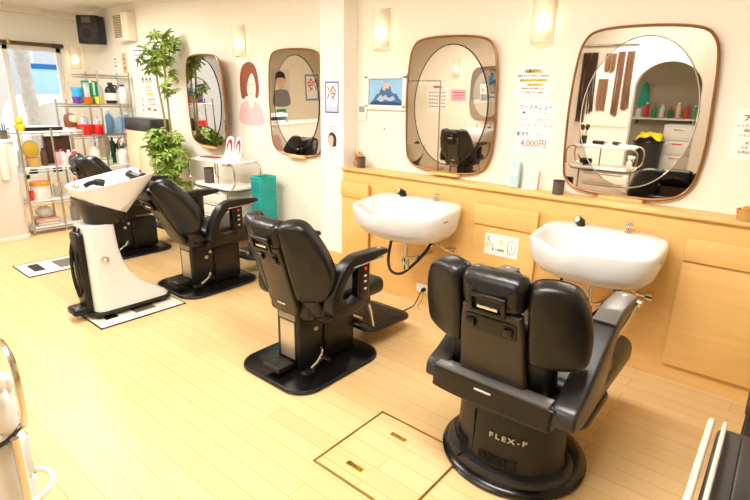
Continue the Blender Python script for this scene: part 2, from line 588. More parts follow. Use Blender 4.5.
def pump_chair(name, label, loc, rz, rec, by, lift=0.0, head=.505):
    p = thing(name, label, 'barber chair', loc, rz, 'hydraulic barber chairs with square base plates')
    bm = B(); plate(bm, 'z', rrect(.6, .72, .14, 7), 0.001, .022, .008, 3); base = obj('base_plate', bm, M_GLOSS, p)
    bm = B(); tube(bm, [(x, y, .014) for x, y in rrect(.606, .726, .143, 7)], .009, 6, True); obj('base_rim', bm, M_RUB, base)
    bm = B(); box(bm, (0, -.06, .21), (.2, .26, .38), .015, 3); col = obj('pump_column', bm, M_PLAS, p)
    bm = B(); box(bm, (0, -.193, .215), (.125, .008, .24), .004, 2); obj('rear_plate', bm, M_ALU, col)
    bm = B(); box(bm, (0, -.193, .365), (.14, .01, .04), .003, 2); ls = obj('label_strip', bm, cm(150, 138, 120), col)
    for z in (.27, .31):
        bm = B(); lathe(bm, [(.0, .0), (.015, 0), (.015, .008), (.01, .012), (0, .012)], 14, M=Matrix.Translation((.1, -.06 + (z - .27), z)) @ Matrix.Rotation(R(90), 4, 'Y')); obj('bolt', bm, M_ALU, col)
    bm = B(); box(bm, (0.0, .14, .19), (.24, .26, .32), .015, 3); obj('motor_housing', bm, M_PLAS, p)
    bm = B(); box(bm, (0, -.27, .075), (.15, .12, .035), .01, 2); box(bm, (0, -.2, .075), (.05, .1, .02)); obj('pump_pedal', bm, M_PLAS, p)
    bm = B(); tube(bm, catmull([(.1, -.05, .16), (.16, -.07, .15), (.19, -.12, .11), (.18, -.17, .075)], 4), .011, 8); lv = obj('brake_lever', bm, M_CHROME, p)
    bm = B(); box(bm, (.18, -.2, .062), (.045, .075, .02), .007, 2); obj('brake_pedal', bm, M_PLAS, lv)
    bm = B(); box(bm, (.215, -.09, .125), (.06, .03, .018), .006, 2); obj('brake_grip', bm, M_PLAS, lv)
    # seat frame and seat
    bm = B(); box(bm, (0, .1, .38), (.46, .42, .07), .02, 3); obj('seat_frame', bm, M_PLAS, p)
    bm = B(); box(bm, (0, .15, .455), (.5, .56, .11), .045, 5); obj('seat', bm, M_LEATH, p)
    # arms
    for sx in (-1, 1):
        x = sx * .292
        path = [(.335, .705), (.343, .725), (.31, .74), (.1, .748), (.03, .738), (-.04, .702), (-.1, .62), (-.14, .53), (-.14, .45), (-.1, .41), (0, .405), (.12, .425), (.125, .49), (.03, .475), (-.03, .485), (-.055, .53), (-.03, .6), (.03, .66), (.1, .685), (.2, .69)]
        bm = B(); plate(bm, 'x', cat2(path, 3), x - .038, x + .038, .011, 3); ar = obj('armrest', bm, M_PLAS, p)
        bm = B(); box(bm, (x, .13, .575), (.062, .1, .24), .012, 3); cb = obj('control_box', bm, M_GLOSS, ar)
        if sx > 0:
            bm = B(); lathe(bm, [(0, 0), (.011, 0), (.009, .006), (0, .006)], 12, M=Matrix.Translation((x + .031, .135, .655)) @ Matrix.Rotation(R(90), 4, 'Y')); obj('red_button', bm, cm(230, 40, 26), cb)
            for z in (.61, .575, .53):
                bm = B(); box(bm, (x + .032, .135, z), (.006, .02, .012), .002); obj('white_button', bm, cm(196, 194, 190), cb)
        bm = B(); tube(bm, [(x + sx * .036, .03, .684), (x + sx * .04, .14, .69), (x + sx * .04, .29, .693)], .005, 6); obj('chrome_trim', bm, M_CHROME, ar)
        bm = B(); lathe(bm, [(0, 0), (.012, 0), (.01, .004), (0, .005)], 12, (x, .29, .741)); obj('arm_screw', bm, M_ALU, ar)
    back_parts(p, by + .015, .40, rec, .1, head, .15, .235, 30, WING_TAPER, .445)
    bm = B(); box(bm, (0, by + .1, .42), (.36, .16, .13), .035, 3); obj('recline_hinge', bm, M_PLAS, p)
    bm = B(); box(bm, (-.0, by - .028, .46), (.07, .012, .012), .003); obj('maker_strip', bm, M_CHROME, p)
    # footrest
    bm = B(); F = Matrix.Translation((.02, .54, .135)) @ Matrix.Rotation(R(-4), 4, 'X')
    slab(bm, rrect(.44, .48, .1, 6), .024, .009, 3, F); fr = obj('footrest', bm, M_PLAS, p)
    bm = B()
    for k in range(9):
        box(bm, (0, -.16 + k * .042, .014), (.35, .014, .006), .002, 1, F)
    obj('tread', bm, M_RUB, fr)
    bm = B(); box(bm, (0, -.165, .025), (.14, .03, .03), .006, 2, F); obj('footrest_badge', bm, M_ALU, fr)
    for sx in (-1, 1):
        bm = B(); tube(bm, [(sx * .19, .3, .4), (sx * .2, .34, .27), (sx * .2, .37, .145)], .011, 8); obj('footrest_strut', bm, M_CHROME, p)
    if lift:
        for c in p.children:
            if c.name.split('.')[0] not in ('base_plate', 'pump_column', 'motor_housing', 'pump_pedal', 'brake_lever'):
                c.location.z += lift
    return p


def shell_chair(name, label, loc, rz, flex=True):
    p = thing(name, label, 'barber chair', loc, rz)
    bm = B(); lathe(bm, [(0, 0.001), (.31, 0.001), (.33, .006), (.332, .018), (.322, .03), (.3, .036), (.2, .05), (0, .06)], 56); base = obj('base_disc', bm, M_GLOSS, p)
    # oval rear housing
    rings = []
    for k, (s, z) in enumerate(((1.06, .03), (1.03, .06), (1.02, .075), (1.0, .1), (.98, .2), (.97, .3), (.95, .33), (.8, .335))):
        rings.append([(x * s, y * s - .05, z) for x, y in ellipse(.25, .205, 44)])
    bm = B(); loft(bm, rings); hs_ = obj('base_housing', bm, M_PLAS, p)
    rings = []
    for s, z in ((1.17, .035), (1.17, .055), (1.13, .068), (1.02, .075)):
        rings.append([(x * s, y * s - .055, z) for x, y in ellipse(.25, .205, 44)])
    bm = B(); loft(bm, rings); fr_ = obj('foot_ring', bm, M_GREY, hs_)
    bm = B()
    for dg in (-118,):
        a = R(dg)
        box(bm, (0, 0, 0), (.004, .05, .012), 0, 1, Matrix.Translation((.25 * 1.12 * math.cos(a), .205 * 1.12 * math.sin(a) - .055, .066)) @ Matrix.Rotation(a + PI / 2, 4, 'Z'))
    obj('ring_seam', bm, M_RUB, fr_)
    bm = B()
    for dg in (-112,):
        a = R(dg)
        box(bm, (0, 0, 0), (.0025, .006, .22), 0, 1, Matrix.Translation((.25 * .985 * math.cos(a), .205 * .985 * math.sin(a) - .05, .2)) @ Matrix.Rotation(a + PI / 2, 4, 'Z'))
    obj('panel_seam', bm, M_RUB, fr_)
    bm = B()
    for row in range(5):
        for k in range(9):
            a = R(-90 + (k - 4) * 4.4 + 8)
            s = 1.005
            x, y = .262 * s * math.cos(a), .21 * s * math.sin(a) - .05
            tmp = Matrix.Translation((x, y, .095 + row * .009)) @ Matrix.Rotation(a + PI / 2, 4, 'Z')
            box(bm, (0, 0, 0), (.014, .006, .0035), 0, 1, tmp)
    obj('vent_slots', bm, M_RUB, hs_)
    bm = B()
    for row in range(5):
        for k in range(9):
            a = R(-90 + (k - 4) * 4.4 - 48)
            x, y = .262 * 1.005 * math.cos(a), .21 * 1.005 * math.sin(a) - .05
            tmp = Matrix.Translation((x, y, .095 + row * .009)) @ Matrix.Rotation(a + PI / 2, 4, 'Z')
            box(bm, (0, 0, 0), (.014, .006, .0035), 0, 1, tmp)
    obj('vent_slots', bm, M_RUB, hs_)
    if flex:
        # raised lettering bent round the housing
        g = [('F', -.083), ('L', -.055), ('E', -.028), ('X', .002), ('-', .030), ('P', .052)]
        mfont = cm(206, 196, 176, .4)
        tmpo = []
        for ch, x in g:
            xx = x * 1.02 + .085
            yy = -.21 * .99 * math.sqrt(max(0, 1 - (xx / .26) ** 2)) - .0525
            a = math.atan2(xx / .26 ** 2, math.sqrt(max(0, 1 - (xx / .26) ** 2)) / .21)
            l = text_obj('letter', ch, .033, mfont, hs_, (xx, yy, .235), (PI / 2, 0, a * .9), .001, 1.25, bold=.0006)
            tmpo.append(l)
        bm = B()
        for l in tmpo:
            t = bmesh.new(); t.from_mesh(l.data)
            merge(bm, t, Matrix.Translation(l.location) @ l.rotation_euler.to_matrix().to_4x4() @ Matrix.Diagonal((l.scale.x, 1, 1, 1)))
            bpy.data.objects.remove(l)
        obj('lettering', bm, mfont, hs_, 'pale metal letters reading FLEX-P', smooth=False)
    # seat box and seat
    bm = B(); box(bm, (0, .06, .37), (.42, .56, .12), .03, 3); obj('seat_frame', bm, M_PLAS, p)
    bm = B(); box(bm, (.02, .21, .44), (.64, .7, .15), .06, 6); obj('seat', bm, M_LEATH, p)
    # rear beam
    bm = B(); plate(bm, 'y', cat2([(-.25, .405), (-.1, .395), (.1, .395), (.25, .405), (.262, .43), (.262, .49), (.25, .51), (0, .512), (-.25, .51), (-.262, .49), (-.262, .43)], 3), -.34, -.27, .012, 3)
    rb = obj('rear_beam', bm, M_PLAS, p)
    bm = B(); box(bm, (0, -.305, .514), (.5, .068, .014), .006, 2); obj('beam_cap', bm, M_ARM, rb)
    bm = B(); box(bm, (-.02, -.343, .475), (.075, .008, .008), .002, 1); obj('maker_badge', bm, cm(206, 198, 180), rb)
    for sx in (-1, 1):
        side = cat2([(-.315, .435), (-.33, .475), (-.31, .515), (-.22, .555), (-.08, .645), (.04, .725), (.12, .762), (.25, .768), (.36, .768), (.39, .755), (.388, .73), (.36, .718), (.25, .71), (.16, .69), (.09, .63), (.06, .53), (0, .44), (-.18, .41)], 4)
        x0, x1 = sorted((sx * .23 + .02, sx * .328 + .02))
        bm = B(); plate(bm, 'x', side, x0, x1, .014, 3); ar = obj('arm_shell', bm, M_GREY, p)  # greyer than the frame: light on the shell top is painted in
        x0, x1 = sorted((sx * .233 + .02, sx * .325 + .02))
        padp = band([(.05, .745), (.13, .772), (.25, .777), (.375, .774)], .014, 4)
        bm = B(); plate(bm, 'x', padp, x0, x1, .006, 2); pd = obj('arm_pad', bm, M_ARM, ar)
        bm = B(); lathe(bm, [(0, 0), (.012, 0), (.01, .004), (0, .004)], 12, (sx * .28 + .02, .33, .781)); obj('arm_screw', bm, M_ALU, pd)
        bm = B(); box(bm, (sx * .3, .12, .49), (.06, .17, .13), .02, 3); obj('side_knuckle', bm, M_PLAS, ar)
        if sx > 0:
            bm = B(); tube(bm, [(sx * .33, .15, .64), (sx * .345, .25, .69), (sx * .35, .36, .735)], .007, 8); box(bm, (sx * .353, .385, .742), (.03, .05, .022), .006, 2); obj('arm_lever', bm, M_CHROME, ar)
    back_parts(p, -.265, .465, 11, .137, .455, .15, .258, 22, WING_BOX, .385, -.012)
    # leg rest and foot plate
    bm = B(); plate(bm, 'z', rrect(.56, .46, .1, 6, (0, .26)), .225, .285, .025, 4); lg = obj('leg_rest', bm, M_LEATH, p)
    bm = B(); plate(bm, 'z', rrect(.585, .485, .11, 6, (0, .26)), .2, .232, .012, 3); obj('leg_rest_shell', bm, M_GREY, lg)
    for sx in (-1, 1):
        bm = B(); tube(bm, [(sx * .14, .2, .24), (sx * .14, .12, .35)], .012, 8); obj('leg_rest_strut', bm, M_CHROME, p)
    return p


shell_chair('barber_chair', 'black leather barber chair with round base lettered FLEX-P, nearest the camera', (-.765, 2.0, 0), R(0))
pump_chair('barber_chair', 'black reclined barber chair on a square base before the basin beside the pillar', (-2.12, 1.965, 0), R(0), 16, -.2)
pump_chair('barber_chair', 'black barber chair tilted far back with its headrest over the white shampoo bowl', (-3.82, 2.3, 0), R(0), 29, -.25, .03, .44)
pump_chair('barber_chair', 'black barber chair by the chrome rack, partly hidden behind the white shampoo bowl', (-5.28, 2.28, 0), R(0), 24, -.2, .06)


# ================================================================== BASINS
def basin(label, x, ywall, group, face=1, z0=0.0, wide=1.0):
    p = thing('washbasin', label, 'washbasin', (x, ywall, z0), 0 if face > 0 else PI, group)
    p.scale = (wide, wide, 1)
    n = 64

    def ring(w, y0, y1, z, ex, nz=0.0):
        out = []
        yc, hy = (y0 + y1) / 2, (y1 - y0) / 2
        for k in range(n):
            a = 2 * PI * k / n
            c, s = math.cos(a), math.sin(a)
            X = w * 1.06 * math.copysign(abs(c) ** (2 / ex), c)
            Y = yc + hy * math.copysign(abs(s) ** (2 / ex), s)
            fr = max(0.0, -s)
            z2 = z - nz * fr * (math.exp(-((X + .12) / .09) ** 2) * .045) + nz * .05 * (Y + .48) / .48 - .012 * nz
            out.append((X, Y, z2))
        return out
    rings = [ring(.1, -.3, -.1, .60, 2), ring(.2, -.38, -.03, .605, 2.4), ring(.28, -.435, -.005, .64, 2.9), ring(.322, -.47, -.002, .70, 3.4, .2),
             ring(.335, -.48, -.002, .78, 3.6, .6), ring(.335, -.48, -.002, .825, 4, 1), ring(.332, -.478, -.003, .84, 4, 1), ring(.322, -.468, -.01, .847, 4, 1),
             ring(.305, -.445, -.12, .842, 4, 1), ring(.292, -.43, -.135, .82, 3.6, .8), ring(.26, -.41, -.135, .74, 3, .2), ring(.18, -.35, -.17, .69, 2.4), ring(.05, -.28, -.23, .68, 2)]
    bm = B(); loft(bm, rings, True, True); obj('bowl', bm, M_PORC, p, ang=70)
    bm = B(); lathe(bm, [(0, 0), (.028, 0), (.028, .004), (.02, .006), (0, .006)], 16, (0, -.255, .681)); obj('drain_ring', bm, M_CHROME, p)
    # tap
    bm = B(); lathe(bm, [(0, 0), (.022, 0), (.022, .006), (.014, .01), (.012, .03), (.02, .036), (.023, .045), (.02, .055), (0, .058)], 16, (.12, -.06, .88)); tp = obj('tap', bm, M_CHROME, p)
    bm = B(); lathe(bm, [(0, 0), (.012, 0), (.013, .012), (.009, .018), (0, .019)], 10, (.12, -.06, .938)); obj('tap_knob', bm, M_GLASS, tp)
    # hand shower in the corner
    bm = B(); tube(bm, [(-.15, -.06, .86), (-.155, -.075, .9), (-.165, -.11, .92)], [.024, .027, .024], 14); sh = obj('hand_shower', bm, M_PLAS, p)
    bm = B(); tube(bm, [(-.165, -.11, .92), (-.167, -.114, .922)], .019, 14); obj('spray_face', bm, M_ALU, sh)
    bm = B(); box(bm, (.3565, -.3, .80), (.003, .05, .008)); obj('maker_mark', bm, cm(110, 110, 116), p)
    # plumbing
    bm = B(); lathe(bm, [(0, 0), (.03, 0), (.03, .03), (.02, .035), (0, .035)], 16, (0, -.22, .575)); tube(bm, [(0, -.22, .58), (0, -.22, .4)], .015, 10); lathe(bm, [(0, 0), (.024, .0), (.026, .03), (.026, .07), (.02, .09), (0, .09)], 14, (0, -.22, .35)); tube(bm, catmull([(0, -.22, .44), (.05, -.18, .44), (.07, -.1, .45), (.07, -.002, .45)], 4), .014, 10); obj('waste_pipe', bm, M_CHROME, p)
    bm = B()
    tube(bm, [(.1, -.002, .52), (.1, -.06, .52), (.1, -.1, .54), (.08, -.12, .6)], .009, 8)
    tube(bm, [(.22, -.002, .52), (.22, -.06, .52), (.2, -.1, .55), (.15, -.12, .61)], .009, 8)
    tube(bm, [(.22, -.06, .52), (.28, -.06, .52)], .012, 8)
    lathe(bm, [(0, -.02), (.028, -.018), (.028, .018), (0, .02)], 12, M=Matrix.Translation((.29, -.06, .52)) @ Matrix.Rotation(R(90), 4, 'Y'))
    lathe(bm, [(0, -.012), (.018, -.01), (.018, .01), (0, .012)], 12, M=Matrix.Translation((.1, -.06, .52)) @ Matrix.Rotation(R(90), 4, 'X'))
    obj('supply_pipe', bm, M_CHROME, p)
    bm = B(); tube(bm, catmull([(-.2, -.1, .66), (-.21, -.12, .5), (-.2, -.16, .36), (-.14, -.2, .29), (-.05, -.2, .29), (.04, -.18, .38), (.12, -.15, .5), (.16, -.13, .6)], 5), .011, 8); obj('shower_hose', bm, M_RUB, p)
    return p


basin('white porcelain washbasin on the counter behind the square base chair', -2.15, CY, 'white wall basins with front notches', wide=1.1)
basin('white porcelain washbasin on the counter behind the FLEX-P chair', -.79, CY, 'white wall basins with front notches')


# ================================================================== MIRRORS
def mirror(label, cx, cz, y=YB, face=1, mirx=1, dark=False):
    p = thing('wall_mirror', label, 'mirror', (cx, y, cz), 0 if face > 0 else PI, 'bronze framed barber mirrors')
    pts = [(-.38, -.335), (-.392, 0.0), (-.378, .27), (-.345, .425), (-.255, .487), (0, .497), (.25, .474), (.34, .415), (.373, .3), (.388, .08), (.395, -.2), (.36, -.39), (.25, -.475), (0, -.497), (-.25, -.478), (-.345, -.43)]
    ol = cat2([(mirx * a, b) for a, b in pts], 6)
    # the mirror leans: bottom stands a little off the wall
    T = Matrix.Translation((0, -.03, 0)) @ Matrix.Rotation(R(1.2), 4, 'X')
    bm = B(); slab(bm, ol, .016, .002, 1, T @ Matrix.Translation((0, .004, 0)) @ AX['y']); obj('backing', bm, M_BRONZE, p)
    bm = B(); tube(bm, [T @ Vector((x, -.006, z)) for x, z in ol], .0085, 8, True); obj('frame', bm, M_BRONZE, p)
    bm = B(); slab(bm, inset(ol, .008), .004, 0, 1, T @ Matrix.Translation((0, -.007, 0)) @ AX['y']); obj('outer_glass', bm, mat('tinted_mirror_glass', (190, 178, 164), 0.02, 1.0, var=0.0), p, smooth=False)
    oc = (.0 * mirx + .01, .005)
    bm = B(); slab(bm, ellipse(.318, .435, 64, oc), .004, 0, 1, T @ Matrix.Translation((0, -.0105, 0)) @ AX['y']); ov = obj('oval_glass', bm, M_MIRROR, p, smooth=False)
    bm = B(); tube(bm, [T @ Vector((x, -.0115, z)) for x, z in ellipse(.32, .437, 72, oc)], .0042, 6, True); obj('oval_edge', bm, M_DBEVEL if dark else M_BEVEL, ov)
    bm = B(); box(bm, (0, -.03, -.5075), (.26, .06, .02), .003); obj('rest_block', bm, M_WOOD, p)
    return p


mirror('bronze framed mirror above the basin of the FLEX-P chair', -.795, 1.54)
mirror('bronze framed mirror above the basin beside the pillar', -2.095, 1.555, dark=True)
mirror('bronze framed mirror partly hidden behind the white pillar', -3.82, 1.54, dark=True)
m4 = mirror('bronze framed mirror behind the leafy plant and above the small trolley', -5.26, 1.535, YB - .07, dark=True)
m4.rotation_euler.z = R(-6.5)
m4.scale = (1.14, 1, 1)
bm = B(); box(bm, (.0, .03, 0), (.2, .05, .3), .004); obj('wall_mount', bm, M_BRONZE, m4)


# ================================================================== WALL LAMPS
def wall_lamp(label, loc, rz=0.0, on=3.0):
    p = thing('wall_lamp', label, 'wall lamp', loc, rz, 'frosted glass wall lamps')
    bm = B(); box(bm, (0, -.012, 0), (.1, .024, .2), .004); obj('back_plate', bm, M_WPLAS, p)
    prof = [(x * .88, y) for x, y in [(-.085, -.03), (-.08, -.07), (-.05, -.1), (0, -.112), (.05, -.1), (.08, -.07), (.085, -.03), (.079, -.03), (.074, -.066), (.047, -.094), (0, -.105), (-.047, -.094), (-.074, -.066), (-.079, -.03)]]
    bm = B(); plate(bm, 'z', prof, -.15, .15); obj('glass_shade', bm, mat('frosted_shade', (255, 246, 232), 0.3, trans=0.6, emit=(255, 228, 190), estr=0.04), p)
    bm = B(); lathe(bm, [(0, -.04), (.02, -.035), (.03, -.01), (.026, .02), (.012, .04), (0, .042)], 14, (0, -.065, -.03)); obj('bulb', bm, mat('lamp_bulb', (255, 244, 225), 0.4, emit=(255, 232, 195), estr=9.0), p)
    for z in (-.15, .15):
        bm = B(); box(bm, (0, -.03, z), (.155, .012, .012), .003); obj('clip', bm, M_CHROME, p)
    return p


wall_lamp('lit frosted wall lamp between the two large mirrors', (-1.42, YB, 2.13))
wall_lamp('lit frosted wall lamp right of the pillar above the mountain picture', (-2.765, YB, 2.14))
wall_lamp('lit frosted wall lamp above the poster of a woman', (-4.66, YB, 2.15))
wall_lamp('glowing wall lamp below the black loudspeaker in the window corner', (XL, 3.29, 2.1), R(90))

# ================================================================== SHAMPOO UNIT
su = thing('shampoo_unit', 'white backwash shampoo unit with black underside behind the tilted chair', 'shampoo unit', (-3.835, 1.31, 0))
rings = []
for z, y1 in ((.055, .535), (.06, .55), (.075, .555), (.1, .53), (.14, .465), (.19, .395), (.25, .33), (.33, .275), (.42, .24), (.5, .222), (.58, .215), (.64, .213), (.66, .208), (.668, .195)):
    w = .118 + (.668 - z) * .045
    ins = .014 if z in (.055, .668) else 0
    rings.append([(x + .02, y + (y1 + .0) / 2, z + (.03 if z > .5 else 0)) for x, y in rrect(2 * w - 2 * ins, y1 - 2 * ins, .05 if z > .2 else .06, 5)])
bm = B(); loft(bm, rings); obj('stand', bm, M_PORC, su)
bm = B(); plate(bm, 'z', [(x, y + .27) for x, y in rrect(.36, .62, .08, 5)], .035, .055, .006, 2); obj('base_skirt', bm, M_RUB, su)
for x, y in ((-.12, .03), (.12, .03), (-.12, .5), (.12, .5)):
    bm = B(); lathe(bm, [(0, .006), (.03, .006), (.034, .02), (.03, .036), (0, .036)], 14, (x, y, 0)); obj('castor', bm, M_RUB, su)
bm = B(); box(bm, (.02, -.02, .34), (.15, .05, .62), .02, 3); obj('rear_column', bm, M_PLAS, su)
bm = B(); box(bm, (.02, -.075, .075), (.14, .12, .06), .02, 3); obj('foot_pedal', bm, M_PLAS, su)
bm = B(); lathe(bm, [(0, 0), (.032, 0), (.032, .006), (.02, .01), (.018, .028), (.01, .034), (0, .034)], 18, M=Matrix.Translation((.145, .1, .44)) @ Matrix.Rotation(R(90), 4, 'Y')); obj('water_knob', bm, M_CHROME, su)
# bowl
n = 72


def bowl_ring(f, s=1.0, flat=None, dz=0.0):
    """f: 0 = lower outside edge, 1 = rim; s shrinks about the basin centre"""
    out = []
    for k in range(n):
        a = 2 * PI * k / n
        c, sn = math.cos(a), math.sin(a)
        X1 = .215 * math.copysign(abs(c) ** .6, c)
        Y1 = .285 + .295 * math.copysign(abs(sn) ** .62, sn)
        z1 = .955 + (Y1 + .01) / .59 * .095
        fr = max(0, sn) ** 2
        no = math.exp(-(X1 / .1) ** 2) * fr
        Y1 -= .1 * no
        z1 -= .12 * no
        X0 = .165 * math.copysign(abs(c) ** .8, c)
        Y0 = .17 + .165 * math.copysign(abs(sn) ** .8, sn)
        z0 = .895 - (Y0 - .005) / .33 * .15
        X, Y, Z = X0 + (X1 - X0) * f, Y0 + (Y1 - Y0) * f, z0 + (z1 - z0) * f
        X *= s
        Y = .24 + (Y - .24) * s
        if flat is not None:
            t, zf = flat
            Z = Z * (1 - t) + zf * t
        out.append((X, Y, Z + dz))
    return out


rings = [bowl_ring(0, .8), bowl_ring(0), bowl_ring(.25), bowl_ring(.5), bowl_ring(.75), bowl_ring(.94), bowl_ring(1.0, 1.0, None, .003), bowl_ring(1.0, .975, None, .004), bowl_ring(1.0, .94, None, -.006),
         bowl_ring(1, .85, (.25, .82)), bowl_ring(1, .7, (.6, .81)), bowl_ring(1, .5, (.9, .80)), bowl_ring(1, .25, (1, .795)), bowl_ring(1, .05, (1, .79))]
bm = B(); loft(bm, rings); obj('bowl', bm, M_PORC, su, ang=75)
bm = B()
rr = [bowl_ring(0, 1.0, None, .002), bowl_ring(0, 1.03, None, -.012), bowl_ring(0, 1.0, None, -.025), bowl_ring(0, .95, None, -.05), bowl_ring(0, .86, (.55, .69)), bowl_ring(0, .75, (1, .69))]
loft(bm, rr); obj('underside_housing', bm, M_PLAS, su)
bm = B(); tube(bm, catmull([(-.12, .46, 1.01), (-.07, .475, .985), (0, .48, .975), (.07, .475, .985), (.12, .46, 1.01)], 4), [.03] * 4 + [.038] * 9 + [.03] * 4, 12); obj('neck_rest', bm, M_LEATH, su)
bm = B(); tube(bm, catmull([(.06, .07, .975), (.08, .1, .995), (.1, .14, 1.0), (.11, .18, .99)], 4), [.017] * 7 + [.026] * 6, 10); obj('hand_shower', bm, M_PLAS, su)
for x in (-.02, .05):
    bm = B(); lathe(bm, [(0, 0), (.014, 0), (.016, .025), (.01, .034), (0, .035)], 12, (x, .025, .955)); obj('tap', bm, M_CHROME, su)
bm = B(); tube(bm, catmull([(-.03, -.0, .68), (-.04, -.05, .5), (-.03, -.06, .3), (0, -.05, .16)], 4), .012, 8); tube(bm, catmull([(.04, -.0, .68), (.055, -.05, .5), (.07, -.06, .3), (.04, -.05, .2)], 4), .01, 8); obj('water_hose', bm, M_RUB, su)


# floor service plates
def floor_plate(label, x, y):
    p = thing('floor_plate', label, 'floor plate', (x, y, 0), 0, 'white floor service plates')
    bm = B(); box(bm, (0, 0, .0035), (.44, .64, .007), .002); obj('panel', bm, cm(240, 234, 218), p)
    bm = B()
    for s in ((0, -.32, .45, .008), (0, .32, .45, .008), (-.22, 0, .008, .64), (.22, 0, .008, .64)):
        box(bm, (s[0], s[1], .004), (s[2], s[3], .009))
    obj('edge', bm, M_RUB, p)
    bm = B(); box(bm, (0, .05, .0075), (.26, .16, .003)); box(bm, (.02, .17, .0075), (.06, .1, .003)); obj('outlet_cover', bm, cm(112, 104, 92), p)
    bm = B(); box(bm, (-.02, -.19, .0075), (.24, .09, .003)); obj('socket_slot', bm, M_RUB, p)
    return p


floor_plate('white floor plate with black sockets set in the planks left of the shampoo unit', -5.28, 1.6)
fp = floor_plate('white floor plate with black sockets lying under the shampoo unit', -3.74, 1.58)


# ================================================================== WALL PAPERS AND SMALL FIXTURES
def paper(name, label, cat, cx, cz, w, h, y=YB, m=M_PAPER, group=None):
    p = thing(name, label, cat, (cx, y, cz), 0, group)
    bm = B(); box(bm, (0, -.0015, 0), (w, .003, h)); obj('sheet', bm, m, p, smooth=False)
    return p


def flat(p, name, pts, m, d=.004, smooth=True, n=4):
    """a printed shape on a sheet, at depth d off the wall"""
    bm = B()
    o = cat2(pts, n) if smooth else pts
    plate(bm, 'y', o, -d, -d + .0008)
    return obj(name, bm, m, p, smooth=False)


def bars(p, name, rows, m, d=.0038):
    bm = B()
    for x, z, w, h in rows:
        box(bm, (x, -d, z), (w, .0008, h))
    return obj(name, bm, m, p, smooth=False)


# price notice between the mirrors: two sheets
p = paper('menu_notice', 'printed white notice with yellow highlights between the two large mirrors', 'notice', -1.465, 1.735, .25, .2)
bars(p, 'highlight', [(0, .068, .1, .02), (0, .01, .19, .015), (.025, -.018, .1, .014)], M_YELINK, .0034)
text_obj('lettering', '白髪ぼかし', .026, M_INK, p, (0, -.0045, .068), bold=.0004)
for s, z, sz in (('白髪を少しずつぼかして染めます', .038, .0155), ('自然な仕上がりで人気です', .01, .0155), ('お試し下さい', -.018, .0155), ('（お肌の弱い方はご相談下さい）', -.042, .012), ('カット料金プラス1,500円', -.068, .014)):
    text_obj('lettering', s, sz, M_INK, p, (0, -.0045, z))
p = paper('price_notice', 'handwritten course menu sheet with a red 4,000 yen price', 'notice', -1.425, 1.45, .25, .34)
text_obj('lettering', 'コースメニュー', .034, M_BLUEINK, p, (0, -.0045, .12), bold=.0006)
text_obj('lettering', '・カット　・シャンプー', .022, M_NAVYINK, p, (0, -.0045, .04))
text_obj('lettering', '・シェービング　・セット', .022, M_NAVYINK, p, (0, -.0045, .0))
text_obj('lettering', '顔そり', .03, M_NAVYINK, p, (-.07, -.0045, -.06), bold=.0006)
text_obj('lettering', 'ブロー', .026, M_BLUEINK, p, (.055, -.0045, -.06))
text_obj('lettering', '4,000円', .058, M_REDINK, p, (0.01, -.0045, -.122))
bars(p, 'marker_dot', [(-.08, .085, .02, .014)], M_NAVYINK)
bars(p, 'marker_dot', [(.07, .085, .02, .008)], M_YELINK)

p = paper('perm_notice', 'white printed notice on the wall at the far end of the ledge', 'notice', -.17, 1.46, .24, .27)
text_obj('lettering', 'アロマ', .038, M_INK, p, (-.03, -.0045, .085), bold=.0008)
for s, z in (('ヘッドスパ始めました', .045), ('頭皮すっきり', .02), ('シャンプー台にて', -.005), ('お気軽に', -.045), ('スタッフまで', -.07), ('お声かけ下さい', -.095)):
    text_obj('lettering', s, .018, M_INK, p, (-.02, -.0045, z))

# note on the counter door
p = paper('handwritten_note', 'small white note with coloured handwriting taped to the counter door', 'note', -1.485, .62, .255, .155, CY - .012)
text_obj('lettering', 'く', .045, M_BLUEINK, p, (-.095, -.0045, .035), bold=.001)
text_obj('lettering', 'う', .04, M_YELINK, p, (.0, -.0045, .02), bold=.001)
text_obj('lettering', 'カ', .035, M_YELINK, p, (-.1, -.0045, -.005), bold=.001)
text_obj('lettering', 'リ', .035, M_BLUEINK, p, (-.07, -.0045, -.005))
text_obj('lettering', 'ら・600円', .022, M_INK, p, (-.02, -.0045, -.035), bold=.0006)
bm = B(); tube(bm, [(.08 + .03 * math.cos(a), -.0036, .0 + .05 * math.sin(a)) for a in [2 * PI * k / 20 for k in range(20)]], .0016, 5, True)
tube(bm, [(.06, -.0036, -.02), (.05, -.0036, -.045), (.075, -.0036, -.055)], .0014, 5); tube(bm, [(.075, -.0036, .02), (.085, -.0036, -.01), (.075, -.0036, -.02)], .0014, 5)
obj('face_doodle', bm, M_NAVYINK, p)

# pillar posters (pillar front face)
PY = 3.25
p = paper('cold_sign', 'calligraphy sheet with a red character in a blue border on the pillar', 'sign', -3.195, 1.6, .2, .32, PY)
bm = B()
for c, s in (((0, -.0036, .133), (.16, .001, .012)), ((0, -.0036, -.118), (.16, .001, .012)), ((-.075, -.0036, .007), (.012, .001, .26)), ((.075, -.0036, .007), (.012, .001, .26))):
    box(bm, c, s)
obj('border', bm, cm(74, 92, 150, .8), p)
flat(p, 'wave_print', [(-.07, -.11), (.07, -.11), (.07, -.075), (.045, -.055), (.02, -.075), (-.02, -.05), (-.045, -.075), (-.07, -.055)], cm(196, 208, 230, .8))
text_obj('lettering', '冷', .125, M_REDINK, p, (0, -.0045, .035), bold=.0005)
p = paper('beauty_leaflet', 'white leaflet with a long haired woman pinned low on the pillar', 'leaflet', -3.195, 1.25, .17, .28, PY)
flat(p, 'hair_print', [(-.03, -.055), (-.05, 0), (-.03, .05), (.01, .062), (.05, .03), (.055, -.03), (.04, -.06)], cm(70, 46, 36, .8))
